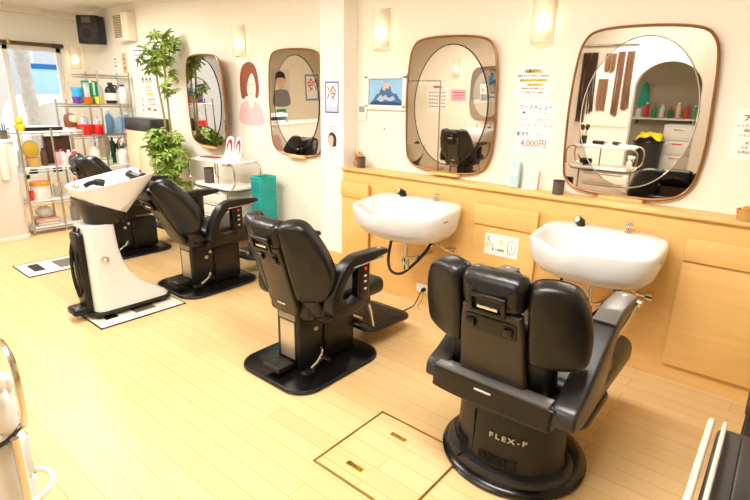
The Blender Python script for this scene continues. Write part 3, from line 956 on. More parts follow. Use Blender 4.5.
flat(p, 'face_print', [(-.035, -.05), (-.045, .0), (-.02, .035), (.015, .02), (.015, -.03), (.0, -.06)], cm(230, 184, 160, .8), .0048)
bars(p, 'text_print', [(.02, .11, .09, .008), (.0, .09, .07, .006), (-.02, -.085, .08, .005), (0, -.1, .12, .004), (0, -.115, .1, .004)], cm(190, 170, 180, .8))

# thermostat and framed mountain
p = thing('thermostat', 'small white wall thermostat beside the pillar', 'thermostat', (-2.98, YB, 1.49))
bm = B(); box(bm, (0, -.01, 0), (.085, .02, .14), .004); obj('case', bm, M_WPLAS, p)
bm = B(); box(bm, (0, -.021, .025), (.06, .003, .05)); obj('display', bm, cm(150, 160, 146, .2), p)
p = thing('wall_hook', 'tiny dark hook in the wall under the mountain picture', 'hook', (-2.74, YB, 1.36))
bm = B(); lathe(bm, [(0, 0), (.01, 0), (.006, .006), (.004, .02), (0, .021)], 10, M=Matrix.Rotation(R(90), 4, 'X')); obj('peg', bm, M_ALU, p)
p = thing('framed_picture', 'white framed picture of a snowy blue mountain peak', 'picture', (-2.73, YB, 1.66))
bm = B()
for c, s in (((0, -.012, .125), (.44, .024, .04)), ((0, -.012, -.125), (.44, .024, .04)), ((-.2, -.012, 0), (.04, .024, .25)), ((.2, -.012, 0), (.04, .024, .25))):
    box(bm, c, s, .004)
obj('frame', bm, M_WPLAS, p)
bm = B(); box(bm, (0, -.004, 0), (.38, .006, .23)); pr = obj('print', bm, cm(150, 200, 236, .7), p, smooth=False)
flat(p, 'mountain_print', [(-.17, -.09), (-.13, -.06), (-.1, -.02), (-.075, -.015), (-.05, .03), (-.03, .045), (-.012, .08), (.01, .085), (.03, .05), (.045, .045), (.06, .0), (.09, -.015), (.11, -.01), (.14, -.05), (.17, -.07), (.17, -.105), (-.17, -.105)], cm(74, 112, 158, .8), .0085, False)
flat(p, 'peak_print', [(-.04, .02), (-.012, .075), (.01, .08), (.035, .05), (.03, .02), (.005, .035), (-.01, .01)], cm(238, 190, 178, .8), .0095, False)
flat(p, 'snow_print', [(-.1, -.06), (-.05, -.02), (-.03, -.04), (.0, -.02), (.03, -.05), (.08, -.03), (.1, -.06), (.05, -.075), (.0, -.06), (-.05, -.08)], cm(170, 196, 220, .8), .0095, False)
flat(p, 'ridge_print', [(-.17, -.1), (-.1, -.07), (-.03, -.085), (.06, -.075), (.17, -.09), (.17, -.106), (-.17, -.106)], cm(44, 74, 112, .8), .0098, False)

# poster of a woman
p = paper('woman_poster', 'pale poster of a brown haired woman in pink under a wall lamp', 'poster', -4.56, 1.63, .46, .68, m=cm(252, 244, 236, .8))
flat(p, 'blouse_print', [(-.2, -.31), (-.19, -.14), (-.1, -.08), (.06, -.08), (.16, -.14), (.2, -.31)], cm(244, 196, 198, .8), .0036)
flat(p, 'hair_print', [(-.17, -.02), (-.18, .14), (-.13, .27), (-.02, .315), (.08, .28), (.13, .17), (.14, .02), (.1, -.05), (.05, -.02), (-.08, -.03), (-.13, -.06)], cm(150, 84, 60, .8), .0044)
flat(p, 'face_print', [(-.06, .03), (-.05, .1), (-.01, .17), (.04, .2), (.08, .12), (.085, .02), (.05, -.06), (.0, -.08), (-.04, -.03)], cm(252, 232, 214, .8), .0052)
flat(p, 'neck_print', [(-.03, -.03), (.035, -.03), (.045, -.12), (0, -.15), (-.045, -.12)], cm(250, 226, 208, .8), .0048)
bars(p, 'features_print', [(-.035, .09, .03, .006), (.045, .09, .03, .006), (.005, .0, .03, .007)], cm(150, 90, 80, .8), .0062)

# speaker, vent box
sp = thing('loudspeaker', 'black loudspeaker hung high in the window corner', 'loudspeaker', (-7.84, 3.24, 2.43), R(35))
sp.scale = (.86, .86, .86)
bm = B(); box(bm, (0, 0, 0), (.34, .22, .42), .012, 2); obj('cabinet', bm, M_PLAS, sp)
bm = B(); box(bm, (0, -.113, -.06), (.28, .01, .27), .004); gr = obj('grille', bm, cm(40, 38, 38, .6), sp)
bm = B(); lathe(bm, [(.0, 0), (.08, 0), (.11, .008), (.12, .008), (.12, 0)], 24, M=Matrix.Translation((0, -.117, -.06)) @ Matrix.Rotation(R(90), 4, 'X')); obj('woofer', bm, cm(56, 52, 50, .5), gr)
bm = B(); box(bm, (0, -.113, .14), (.15, .01, .09), .004); obj('tweeter_plate', bm, cm(96, 90, 84, .4), sp)
bm = B(); box(bm, (-.02, .15, .05), (.06, .12, .1)); obj('wall_bracket', bm, M_PLAS, sp)
vb = thing('ventilation_box', 'beige louvred ventilation box high on the back wall', 'vent box', (-7.1, YB, 2.43))
bm = B(); box(bm, (0, -.06, 0), (.4, .12, .34), .012, 2); obj('case', bm, M_CREAMP, vb)
bm = B(); box(bm, (-.07, -.122, .01), (.2, .006, .27)); lv = obj('louvre', bm, cm(150, 132, 104), vb)
bm = B()
for k in range(9):
    box(bm, (-.07, -.127, -.105 + k * .029), (.19, .006, .011))
obj('slat', bm, cm(196, 180, 148), lv)

# outlet with plug and cable
p = thing('power_outlet', 'white wall outlet low on the counter front with a black plug', 'outlet', (-2.135, CY, .125))
bm = B(); box(bm, (0, -.006, 0), (.12, .012, .07), .003); obj('cover', bm, M_WPLAS, p)
p = thing('power_cable', 'black power cable running from the outlet over the floor to the chair', 'cable', (-2.115, CY - .012, .12))
bm = B(); lathe(bm, [(0, 0), (.017, 0), (.015, .03), (.007, .04), (0, .04)], 12, M=Matrix.Rotation(R(90), 4, 'X')); obj('plug', bm, M_RUB, p)
bm = B(); tube(bm, catmull([(0, -.035, 0), (.0, -.07, -.03), (-.01, -.12, -.1), (-.02, -.2, -.115), (-.03, -.42, -.115), (-.02, -.62, -.115), (.0, -.76, -.11)], 5), .0045, 6); obj('cord', bm, M_RUB, p)
bm = B(); tube(bm, catmull([(.01, -.03, -.01), (.02, -.06, -.07), (.01, -.1, -.116), (.05, -.13, -.117)], 5), .0018, 5); obj('earth_wire', bm, cm(90, 80, 60), p)


# ================================================================== LEDGE ITEMS
LZ = 1.0235


def mesh_cup(label, x, y, z, r=.036, h=.09, grp='dark mesh pen cups'):
    p = thing('pen_cup', label, 'pen cup', (x, y, z), 0, grp)
    bm = B(); lathe(bm, [(0, 0), (r, 0), (r, h), (r - .003, h), (r - .003, .004), (0, .004)], 24); obj('body', bm, mat('dark_mesh', (92, 82, 70), 0.5, var=.5, scale=260), p)
    bm = B(); tube(bm, [(r * math.cos(2 * PI * k / 24), r * math.sin(2 * PI * k / 24), h) for k in range(24)], .003, 6, True); obj('rim', bm, M_RUB, p)
    return p


mesh_cup('dark mesh cup on the ledge beside the pillar end', -2.91, 3.32, LZ)
mesh_cup('dark mesh cup on the ledge at the corner of the front mirror', -1.165, 3.31, LZ)
p = thing('ornament_packet', 'clear packet of small gold and orange ornaments on the ledge by the pillar', 'ornament', (-2.99, 3.37, LZ))
bm = B(); slab(bm, cat2([(-.045, 0), (.045, 0), (.05, .05), (.042, .13), (.03, .155), (-.03, .155), (-.042, .13), (-.05, .05)], 3), .03, .012, 3, Matrix.Translation((0, 0, 0)) @ AX['y']); obj('wrapper', bm, mat('clear_wrap', (255, 253, 248), 0.03, trans=1.0, var=0, ior=1.02), p)
for i, (x, z, c) in enumerate(((-.02, .03, (214, 150, 60)), (.018, .035, (236, 196, 110)), (-.012, .07, (200, 96, 50)), (.02, .078, (240, 214, 150)), (0, .11, (226, 170, 84)))):
    bm = B(); bmesh.ops.create_icosphere(bm, subdivisions=2, radius=.019, matrix=Matrix.Translation((x, -.003, z)) @ Matrix.Diagonal((1.1, .6, 1.2, 1))); obj('ornament', bm, cm(*c), p)
p = thing('tall_lotion_bottle', 'pale blue upright box standing on the ledge between the mirrors', 'box', (-1.5, 3.365, LZ))
bm = B(); box(bm, (0, 0, .09), (.075, .05, .18), .006, 2); obj('body', bm, M_LITE, p)
bm = B(); box(bm, (0, -.0255, .11), (.05, .002, .06)); obj('label_panel', bm, cm(206, 234, 238), p)
p = thing('clear_stand', 'clear acrylic card stand on the ledge right of the blue box', 'stand', (-1.385, 3.375, LZ))
bm = B(); box(bm, (0, 0, .075), (.1, .006, .15), .001); box(bm, (0, -.02, .003), (.1, .05, .006), .001); obj('card', bm, cm(250, 246, 226, .3), p)
p = thing('woven_basket', 'small woven basket of orange wrapped sweets at the far end of the ledge', 'basket', (-.125, 3.29, LZ))
bm = B()
lathe(bm, [(0, 0), (.05, 0), (.058, .02), (.062, .055), (.058, .055), (.052, .02), (0, .006)], 24)
for k in range(5):
    tube(bm, [((.053 + .0025 * k) * math.cos(2 * PI * j / 30), (.053 + .0025 * k) * math.sin(2 * PI * j / 30), .008 + k * .011 + .003 * (-1) ** j) for j in range(30)], .004, 5, True)
obj('weave', bm, cm(206, 160, 92, .7), p)
for i, (x, y, c) in enumerate(((-.02, -.01, (236, 150, 60)), (.02, .0, (240, 214, 214)), (0, .02, (232, 190, 90)), (-.025, .02, (246, 230, 220)), (.01, -.025, (226, 130, 60)))):
    bm = B(); bmesh.ops.create_icosphere(bm, subdivisions=2, radius=.02, matrix=Matrix.Translation((x, y, .058))); obj('sweet', bm, cm(*c), p)

# ================================================================== PLANT
pl = thing('umbrella_plant', 'tall umbrella plant with bright green leaflets in the corner by the rack', 'plant', (-5.97, 3.2, 0))
bm = B(); lathe(bm, [(0, 0), (.12, 0), (.15, .26), (.155, .27), (.14, .27), (.135, .24), (0, .24)], 24); pot = obj('pot', bm, cm(120, 84, 60, .5), pl)
bm = B(); lathe(bm, [(0, .235), (.136, .238), (.1, .255), (0, .26)], 16); obj('soil', bm, cm(58, 44, 34, .9), pot)
bm = B()
stems = [[(-.03, 0, .24), (-.05, 0, .8), (-.03, .0, 1.3), (-.08, -.02, 1.75), (-.06, -.02, 2.1)], [(.03, .02, .24), (.06, .02, .9), (.08, 0, 1.5), (.12, -.02, 1.9), (.13, 0, 2.2)], [(0, -.03, .24), (.08, -.05, .6), (.18, -.08, .85)], [(-.02, -.02, .24), (-.1, -.06, .6), (-.22, -.05, .95)]]
for s in stems:
    tube(bm, catmull(s, 5), .013, 7)
stem_pts = [q for c in stems for q in catmull(c, 6)]
st = bm
leafm = mat('plant_leaf', (142, 170, 70), 0.42, var=.45, scale=9)
rng = random.Random(4)


def leaf_cluster(bm, c, R0, n):
    c = Vector(c)
    ax = Vector((rng.uniform(-.7, .7), rng.uniform(-.8, .3), rng.uniform(.4, 1))).normalized()
    q = ax.to_track_quat('Z', 'Y').to_matrix().to_4x4()
    for k in range(n):
        L = R0 * rng.uniform(.8, 1.15)
        W = L * .19
        droop = rng.uniform(.1, .45)
        M = Matrix.Translation(c) @ q @ Matrix.Rotation(2 * PI * k / n + rng.uniform(-.2, .2), 4, 'Z')
        rows = []
        for t, w in ((.12, .15), (.3, .75), (.55, 1), (.8, .7), (1.0, .05)):
            zz = .02 - droop * L * t * t
            rows.append([M @ Vector((L * t, -W * w, zz + .012)), M @ Vector((L * t, 0, zz)), M @ Vector((L * t, W * w, zz + .012))])
        vs = [[bm.verts.new(p) for p in r] for r in rows]
        for a, b in zip(vs, vs[1:]):
            for j in (0, 1):
                bm.faces.new((a[j], a[j + 1], b[j + 1], b[j]))


bm = B()


def grow(cx, cy, cz, rx, ry, rz, n, R0):
    for _ in range(n):
        while True:
            d = Vector((rng.uniform(-1, 1), rng.uniform(-1, 1), rng.uniform(-1, 1)))
            if d.length < 1:
                break
        P = Vector((max(cx + d.x * rx, -.12) if cz < 1.3 else cx + d.x * rx, min(cy + .03 + d.y * ry, .1), cz + d.z * rz))
        leaf_cluster(bm, P, R0 * rng.uniform(.8, 1.15), rng.choice((6, 7, 8)))
        S = min(stem_pts, key=lambda q: (q - P).length + max(0, q.z - P.z) * 2)
        tube(st, [P, (P + S) / 2 + Vector((0, 0, .015)), S], .003, 4)


grow(-.14, -.03, 2.02, .16, .14, .24, 22, .09)
grow(.13, -.03, 2.1, .16, .14, .2, 22, .09)
grow(.16, -.02, 1.7, .1, .12, .16, 10, .08)
grow(.05, -.1, 1.02, .28, .2, .2, 50, .1)
grow(.16, -.12, .82, .26, .2, .22, 42, .1)
grow(.24, -.14, .58, .2, .18, .18, 18, .095)
f = obj('leaves', bm, leafm, pl, ang=180)
obj('stem', st, cm(150, 136, 84, .7), pl)

# ================================================================== SMALL WHITE TROLLEY BEHIND THE CHAIR
def salon_trolley(label, loc, rz, dz):
    tr = thing('salon_trolley', label, 'trolley', loc, rz, 'white salon trolleys')
    bm = B(); plate(bm, 'z', rrect(.72, .36, .12, 6), .9, .925, .006, 2); obj('top_shelf', bm, M_WPLAS, tr)
    bm = B(); plate(bm, 'z', rrect(.74, .38, .12, 6), .64, .665, .006, 2); obj('middle_shelf', bm, M_WPLAS, tr)
    bm = B(); tube(bm, [(x, y, .637) for x, y in rrect(.74, .38, .12, 6)], .007, 6, True); obj('shelf_edge', bm, M_GREY, tr)
    for sx in (-1, 1):
        for y in (-.17, .15):
            bm = B(); tube(bm, catmull([(sx * .31, y, .91), (sx * .37, y, .905), (sx * .41, y, .86), (sx * .415, y, .78), (sx * .4, y, .7), (sx * .35, y, .655)], 5), .009, 8); obj('side_rail', bm, M_CHROME, tr)
    bm = B(); tube(bm, [(.02, -.1, .66), (.02, -.1, .9)], .008, 8); obj('centre_post', bm, M_CHROME, tr)
    bm = B(); box(bm, (-.06, 0, .34), (.56, .34, .56), .012, 2); cb = obj('drawer_cabinet', bm, M_WPLAS, tr)
    for k in range(4):
        bm = B(); box(bm, (-.06, -.178, .545 - k * .135), (.53, .024, .122), .006, 2); d = obj('drawer', bm, M_WPLAS, cb)
        bm = B(); box(bm, (-.06, -.192, .595 - k * .135), (.46, .008, .01), .003); obj('handle_groove', bm, M_BRASS, d)
    for sx in (-1, 1):
        bm = B(); tube(bm, [(-.06 + sx * .3, -.15, .64), (-.06 + sx * .3, -.15, .06)], .011, 8); obj('leg', bm, M_CHROME, tr)
    for x in (-.33, .21):
        for y in (-.13, .13):
            bm = B(); lathe(bm, [(0, .001), (.02, .001), (.026, .02), (.026, .045), (.012, .06), (0, .06)], 12, (x, y, 0)); obj('castor', bm, M_RUB, tr)
    for k in (0, 1, 2):
        bm = B(); tube(bm, [(.2 + .05 * k, -.15, .9), (.2 + .05 * k, -.15, .885)], .016, 10); obj('tool_holder', bm, M_ALU, tr)
    for c in tr.children:
        if c.name.split('.')[0] != 'castor':
            c.location.z += dz
    return tr


salon_trolley('small white salon trolley with chrome rails against the wall behind the chairs', (-4.65, 3.1, 0), 0, .035)
TZ = .961
for i, (x, lab) in enumerate(((-4.575, 'left one of two pink leaflet cards with a brown haired woman'), (-4.43, 'right one of two pink leaflet cards with a brown haired woman'))):
    p = thing('leaflet_card', lab + ' on the white trolley', 'leaflet', (x, 3.1, TZ), R(6 - 10 * i), 'pink cards on the white trolley')
    T = Matrix.Rotation(R(14), 4, 'X')
    bm = B(); slab(bm, [(-.065, 0), (.065, 0), (.055, .2), (.03, .24), (-.03, .24), (-.055, .2)], .004, 0, 1, Matrix.Rotation(R(-12), 4, 'X') @ AX['y']); obj('card', bm, cm(250, 222, 226, .7), p, smooth=False)
    bm = B(); slab(bm, cat2([(-.035, .09), (-.04, .15), (-.02, .2), (.015, .21), (.04, .17), (.042, .1), (.028, .08), (.02, .14), (-.005, .175), (-.025, .12)], 3), .001, 0, 1, Matrix.Rotation(R(-12), 4, 'X') @ Matrix.Translation((0, -.003, 0)) @ AX['y']); obj('hair_print', bm, cm(150, 50, 50, .7), p, smooth=False)
    bm = B(); box(bm, (0, .03, .06), (.03, .06, .004), 0, 1, Matrix.Rotation(R(50), 4, 'X')); obj('prop', bm, M_PAPER, p)
p = thing('comb_tray', 'dark red folded booklet lying on the top of the white trolley', 'booklet', (-4.84, 3.06, TZ), R(8))
bm = B(); box(bm, (0, 0, .006), (.22, .1, .012), .002); obj('cover', bm, cm(150, 84, 70, .6), p)
mesh_cup('dark mesh cup on the middle shelf of the white trolley', -4.8, 3.0, .701, .05, .16)


def teal(p, h):
    bm = B()
    for s in ((0, -.1, .15, .008), (0, .1, .15, .008), (-.075, 0, .008, .2), (.075, 0, .008, .2)):
        box(bm, (s[0], s[1], h / 2), (s[2], s[3], h), .002)
    box(bm, (0, 0, .004), (.15, .2, .008))
    obj('wall', bm, cm(30, 170, 164, .4), p)
    bm = B(); tube(bm, [(x, y, h) for x, y in rrect(.16, .21, .02, 3)], .008, 6, True); obj('rim', bm, cm(40, 184, 176, .4), p)
    bm = B()
    for k in range(5):
        box(bm, (-.05 + k * .025, -.1055, h * .5), (.008, .003, h * .55))
    obj('slot_rib', bm, cm(22, 146, 142, .4), p)


for i, w in enumerate(('bottom', 'second from bottom', 'third from bottom', 'topmost')):
    tb = thing('teal_basket', w + ' teal plastic basket in the stack beside the white trolley', 'basket', (-4.13, 3.2, .001 + .207 * i), 0, 'teal baskets stacked by the white trolley')
    teal(tb, .198)

# ================================================================== CHROME RACKS
def bottle(name, label, cat, loc, r, h, col, cap=(240, 240, 236), style='pump', group=None, sx=1.0, sy=1.0, rough=.3, trans=0.0, labelc=None):
    p = thing(name, label, cat, loc, 0, group)
    m = mat(f'b_{col}_{trans}', col, rough, trans=trans, var=.03, ior=1.2 if trans else 1.45)
    if style == 'pump':
        pr = [(0, 0), (r * .95, 0), (r, r * .1), (r, h * .62), (r * .85, h * .7), (r * .3, h * .75), (r * .3, h * .78), (0, h * .78)]
    elif style == 'tall':
        pr = [(0, 0), (r * .9, 0), (r, r * .15), (r, h * .7), (r * .75, h * .82), (r * .45, h * .88), (r * .45, h * .9), (0, h * .9)]
    elif style == 'cup':
        pr = [(0, 0), (r * .78, 0), (r * .95, h * .9), (r, h), (r * .9, h), (r * .74, .006), (0, .006)]
    elif style == 'tub':
        pr = [(0, 0), (r * .95, 0), (r, h * .06), (r, h * .75), (r * .98, h * .78), (0, h * .78)]
    elif style == 'jug':
        pr = [(0, 0), (r * .96, 0), (r, h * .04), (r, h * .62), (r * .8, h * .76), (r * .35, h * .84), (r * .35, h * .9), (0, h * .9)]
    bm = B(); lathe(bm, pr, 22, sx=sx, sy=sy); b = obj('body', bm, m, p)
    if labelc:
        bm = B(); lathe(bm, [(r * 1.004, h * .15), (r * 1.012, h * .15), (r * 1.012, h * .5), (r * 1.004, h * .5)], 22, sx=sx, sy=sy); obj('label_band', bm, cm(*labelc, .6), p)
    if style == 'pump':
        bm = B(); lathe(bm, [(0, h * .77), (r * .42, h * .77), (r * .42, h * .85), (r * .15, h * .86), (r * .13, h * .95), (0, h * .95)], 14); box(bm, (r * .35, 0, h * .975), (r * 1.3, r * .4, h * .05), .003); obj('pump_head', bm, cm(*cap), p)
    elif style == 'tall':
        bm = B(); lathe(bm, [(0, h * .895), (r * .55, h * .895), (r * .5, h), (0, h)], 14); obj('cap', bm, cm(*cap), p)
    elif style == 'tub':
        bm = B(); lathe(bm, [(0, h * .78), (r * 1.05, h * .78), (r * 1.05, h * .97), (r, h), (0, h)], 22, sx=sx, sy=sy); obj('lid', bm, cm(*cap), p)
    elif style == 'jug':
        bm = B(); lathe(bm, [(0, h * .89), (r * .45, h * .89), (r * .42, h), (0, h)], 14); obj('cap', bm, cm(*cap), p)
        bm = B(); tube(bm, catmull([(0, r * .35 * sy, h * .86), (0, r * 1.0 * sy, h * .84), (0, r * 1.05 * sy, h * .7), (0, r * .8 * sy, h * .62)], 4), r * .14, 8); obj('handle', bm, m, p)
    return p


def rack(label, x0, x1, ys, heights, levels, posts_h):
    p = thing('wire_rack', label, 'rack', (0, 0, 0))
    for (x, y, h) in posts_h:
        bm = B(); tube(bm, [(x, y, .0), (x, y, h)], .0125, 8); lathe(bm, [(0, h), (.015, h), (.015, h + .01), (0, h + .014)], 10, (x, y, 0)); obj('post', bm, M_STEEL, p)
    for (z, y0, y1, solid) in levels:
        bm = B()
        for x in (x0, x1):
            tube(bm, [(x, y0, z - .012), (x, y1, z - .012)], .007, 6); tube(bm, [(x, y0, z - .04), (x, y1, z - .04)], .005, 6)
        for y in (y0, y1):
            tube(bm, [(x0, y, z - .012), (x1, y, z - .012)], .007, 6); tube(bm, [(x0, y, z - .04), (x1, y, z - .04)], .005, 6)
        if solid:
            box(bm, ((x0 + x1) / 2, (y0 + y1) / 2, z - .006), (x1 - x0 - .01, y1 - y0 - .01, .008))
        else:
            k = int((y1 - y0) / .03)
            for i in range(1, k):
                y = y0 + (y1 - y0) * i / k
                tube(bm, [(x0, y, z - .004), (x1, y, z - .004)], .003, 5)
        obj('shelf', bm, M_STEEL if not solid else cm(232, 230, 224, .4), p)
    return p


RX0, RX1 = -7.5, -7.15
rack('tall chrome wire rack full of bottles in the far corner', RX0, RX1, 0, 0,
     [(1.835, 2.78, 3.36, False), (1.465, 2.54, 3.36, False), (1.07, 2.54, 3.36, False), (.66, 2.54, 3.36, True), (.15, 2.54, 3.36, True)],
     [(x, y, h) for x in (RX0, RX1) for y, h in ((2.54, 1.5), (2.95, 1.86), (3.36, 1.86))])
X = -7.3
g = 'coloured cups on the tall chrome rack'
for lab, y, c, dz, h, r in (('purple cup on the tall rack, at the window end of the cup row', 2.70, (112, 62, 160), 0, .08, .055),
                          ('orange cup between the purple and yellow cups on the tall rack', 2.84, (242, 104, 30), 0, .08, .058),
                          ('yellow cup at the green box end of the cup row on the tall rack', 2.98, (250, 224, 30), 0, .085, .058)):
    bottle('plastic_cup', lab, 'cup', (-7.24, y, 1.468), r, h, c, style='cup', group=g)
bottle('blue_tub', 'bright blue tub standing behind the purple and orange cups on the tall rack', 'tub', (-7.39, 2.77, 1.468), .062, .2, (52, 156, 216), (52, 156, 216), 'tub')
p = thing('refill_pouch', 'tall green refill pouch standing behind the coloured cups on the tall rack', 'pouch', (-7.42, 2.95, 1.468), R(90))
p.scale = (.95, 1, .92)
bm = B(); slab(bm, cat2([(-.1, 0), (.1, 0), (.105, .1), (.1, .28), (.095, .31), (-.095, .31), (-.1, .27), (-.105, .1)], 3), .06, .02, 3, Matrix.Rotation(R(0), 4, 'X') @ AX['y']); obj('pouch', bm, cm(20, 152, 96), p)
bm = B(); lathe(bm, [(0, 0), (.02, 0), (.02, .006), (0, .006)], 14, M=Matrix.Translation((0, -.03, .3)) @ Matrix.Rotation(R(90), 4, 'X')); obj('spout_cap', bm, M_WPLAS, p)
bm = B(); box(bm, (.04, -.031, .2), (.03, .003, .18)); obj('print', bm, cm(200, 236, 214, .6), p)
p = thing('grey_carton', 'pale grey carton leaning on the green pouch on the tall rack', 'carton', (-7.345, 2.875, 1.468), R(90))
bm = B(); box(bm, (0, 0, .13), (.06, .05, .26), .003); obj('box', bm, cm(196, 200, 202, .5), p)
bottle('black_jug', 'black bottle with a white label on the tall rack', 'bottle', (-7.28, 3.155, 1.468), .075, .27, (30, 34, 32), (30, 34, 32), 'jug', sx=.7, sy=1.0, labelc=(236, 232, 226))
bottle('white_bottle', 'white bottle with a dark blue cap beside the black bottle on the tall rack', 'bottle', (-7.28, 3.31, 1.468), .055, .25, (244, 244, 242), (60, 60, 120), 'tall')
bottle('clear_bottle', 'clear bottle between the green pouch and the black bottle on the tall rack', 'bottle', (-7.43, 3.09, 1.468), .03, .24, (226, 226, 220), (250, 250, 250), 'tall', trans=.5)
g = 'red tubs on the tall chrome rack'
bottle('red_tub', 'wider red tub at the window end of the middle shelf of the tall rack', 'tub', (-7.24, 2.74, 1.073), .1, .13, (218, 36, 30), (226, 44, 36), 'tub', g, sx=.7)
bottle('red_tub', 'smaller red tub next to the blue bottles on the tall rack', 'tub', (-7.24, 2.92, 1.073), .07, .125, (212, 30, 30), (220, 40, 36), 'tub', g, sx=.8)
g = 'blue bottles on the tall chrome rack'
for lab, y, x, h, c in (('tall blue bottle next to the small red tub on the tall rack', 3.07, -7.25, .3, (120, 164, 206)), ('clear bottle between two blue bottles on the tall rack', 3.15, -7.35, .25, (200, 216, 226)),
                        ('pale blue bottle in the middle of the blue bottles on the tall rack', 3.2, -7.24, .25, (150, 196, 228)), ('blue bottle at the plant end of the tall rack', 3.31, -7.25, .28, (124, 172, 214))):
    bottle('blue_bottle', lab, 'bottle', (x, y, 1.073), .042, h, c, (210, 226, 236), 'tall', g, trans=.3)
for lab, y, h, c in (('white pump bottle behind the wide red tub on the tall rack', 2.68, .28, (226, 236, 240)), ('pale blue pump bottle behind the red tubs on the tall rack', 2.82, .3, (196, 220, 236)), ('white pump bottle behind the small red tub on the tall rack', 2.97, .25, (240, 238, 236))):
    bottle('pump_bottle', lab, 'bottle', (-7.4, y, 1.073), .045, h, c, (250, 250, 250), 'pump', 'pump bottles behind the red tubs')
bottle('pink_jar', 'small pink jar by the end post of the tall rack', 'jar', (-7.19, 3.255, 1.073), .03, .06, (240, 150, 160), (230, 90, 110), 'tub')
Z4 = .661
bottle('white_jug', 'white water jug with a dark cap on the lower shelf of the tall rack', 'jug', (-7.25, 3.2, Z4), .08, .24, (246, 244, 240), (40, 60, 50), 'jug', sy=.9)
p = thing('hood_dryer', 'grey metal hair steamer standing on the lower shelf of the tall rack', 'steamer', (-7.4, 3.02, Z4))
bm = B(); lathe(bm, [(0, 0), (.07, 0), (.075, .02), (.06, .1), (.085, .2), (.09, .3), (.07, .37), (.03, .395), (0, .398)], 24); obj('body', bm, M_ALU, p)
bm = B(); tube(bm, catmull([(.06, .06, .3), (.08, .12, .28), (.07, .12, .16), (.05, .06, .1)], 4), .01, 8); obj('handle', bm, M_GREY, p)
p = thing('round_stand_mirror', 'silver round stand mirror beside the white jug on the tall rack', 'mirror', (-7.4, 3.28, Z4), R(60))
bm = B(); lathe(bm, [(0, 0), (.06, 0), (.055, .012), (.012, .02), (.01, .12), (0, .12)], 18); obj('foot', bm, M_CHROME, p)
bm = B(); slab(bm, ellipse(.08, .11, 30, (0, .23)), .014, .005, 2, AX['y']); obj('glass', bm, M_MIRROR, p)
bm = B(); tube(bm, [(.082 * math.cos(2 * PI * k / 30), 0, .23 + .112 * math.sin(2 * PI * k / 30)) for k in range(30)], .008, 6, True); obj('rim', bm, M_CHROME, p)
p = thing('handled_bottle', 'white bottle with a ring handle on the lower shelf of the tall rack', 'bottle', (-7.27, 2.84, Z4))
bm = B(); lathe(bm, [(0, 0), (.055, 0), (.06, .02), (.06, .2), (.03, .25), (0, .25)], 20); obj('body', bm, M_WPLAS, p)
bm = B(); tube(bm, [(0, .05 * math.cos(2 * PI * k / 20), .28 + .05 * math.sin(2 * PI * k / 20)) for k in range(20)], .009, 6, True); obj('handle', bm, M_WPLAS, p)
p = thing('towel_stack', 'pale green and white packet pile on the lower shelf of the tall rack', 'packets', (-7.27, 2.98, Z4))
for k in range(3):
    bm = B(); box(bm, (0.02, .0, .018 + k * .034), (.1, .12, .03), .01, 2); obj('packet', bm, cm(*((206, 222, 170), (246, 246, 240), (190, 214, 150))[k], .7), p)
bottle('green_tube', 'dark green bottle standing behind the white jug on the tall rack', 'bottle', (-7.4, 3.14, Z4), .03, .36, (26, 90, 60), (20, 50, 40), 'tall')
bottle('white_pot', 'white pot with a blue label near the window end of the tall rack', 'pot', (-7.25, 2.68, Z4), .06, .12, (246, 246, 244), (60, 90, 190), 'tub')
for i, (y, w, h, c) in enumerate(((2.7, .16, .22, (60, 50, 46)), (2.92, .18, .26, (40, 38, 38)), (3.16, .2, .24, (72, 64, 56)))):
    p = thing('storage_box', ('brown', 'black', 'taupe')[i] + ' storage box on the bottom shelf of the tall rack', 'box', (-7.32, y, .151))
    bm = B(); box(bm, (0, 0, h / 2), (.26, w, h), .006); obj('box', bm, cm(*c), p)
    bm = B(); box(bm, (0, 0, h + .008), (.27, w + .01, .02), .004); obj('lid', bm, cm(*[v + 12 for v in c]), p)

# low rack beside the reception desk
LX0, LX1 = -6.92, -6.6
rack('low chrome rack with a laptop on top beside the reception desk', LX0, LX1, 0, 0,
     [(1.175, 1.8, 2.48, True), (.775, 1.8, 2.44, True), (.4, 1.8, 2.44, True), (.09, 1.8, 2.44, True)],
     [(x, y, h) for x in (LX0, LX1) for y, h in ((1.81, 1.19), (2.14, 1.19), (2.47, 1.19))])
p = thing('laptop', 'closed black laptop lying on top of the low rack by the window', 'laptop', (-6.76, 2.09, 1.175), R(90))
bm = B(); box(bm, (0, 0, .012), (.38, .26, .02), .005, 2); obj('base', bm, M_PLAS, p)
bm = B(); box(bm, (0, 0, .031), (.38, .26, .014), .005, 2); obj('lid', bm, M_GLOSS, p)
bm = B(); tube(bm, [(-.12, .125, .022), (.12, .125, .022)], .009, 8); obj('hinge', bm, M_GREY, p)
p = thing('papers', 'loose white papers lying on the closed laptop', 'papers', (-6.78, 2.09, 1.214), R(80))
for k in range(3):
    bm = B(); box(bm, (.02 * k, .01 * k, .001 + .002 * k), (.3, .2, .0016), 0, 1, Matrix.Rotation(R(4 * k), 4, 'Z')); obj('sheet', bm, M_PAPER, p)
p = thing('yellow_figurine', 'little yellow figurine on the desk end of the low rack', 'figurine', (-6.68, 1.865, 1.175))
bm = B(); lathe(bm, [(0, 0), (.04, 0), (.05, .03), (.04, .07), (.03, .08), (.042, .1), (.035, .135), (0, .145)], 18); obj('body', bm, cm(244, 186, 30), p)
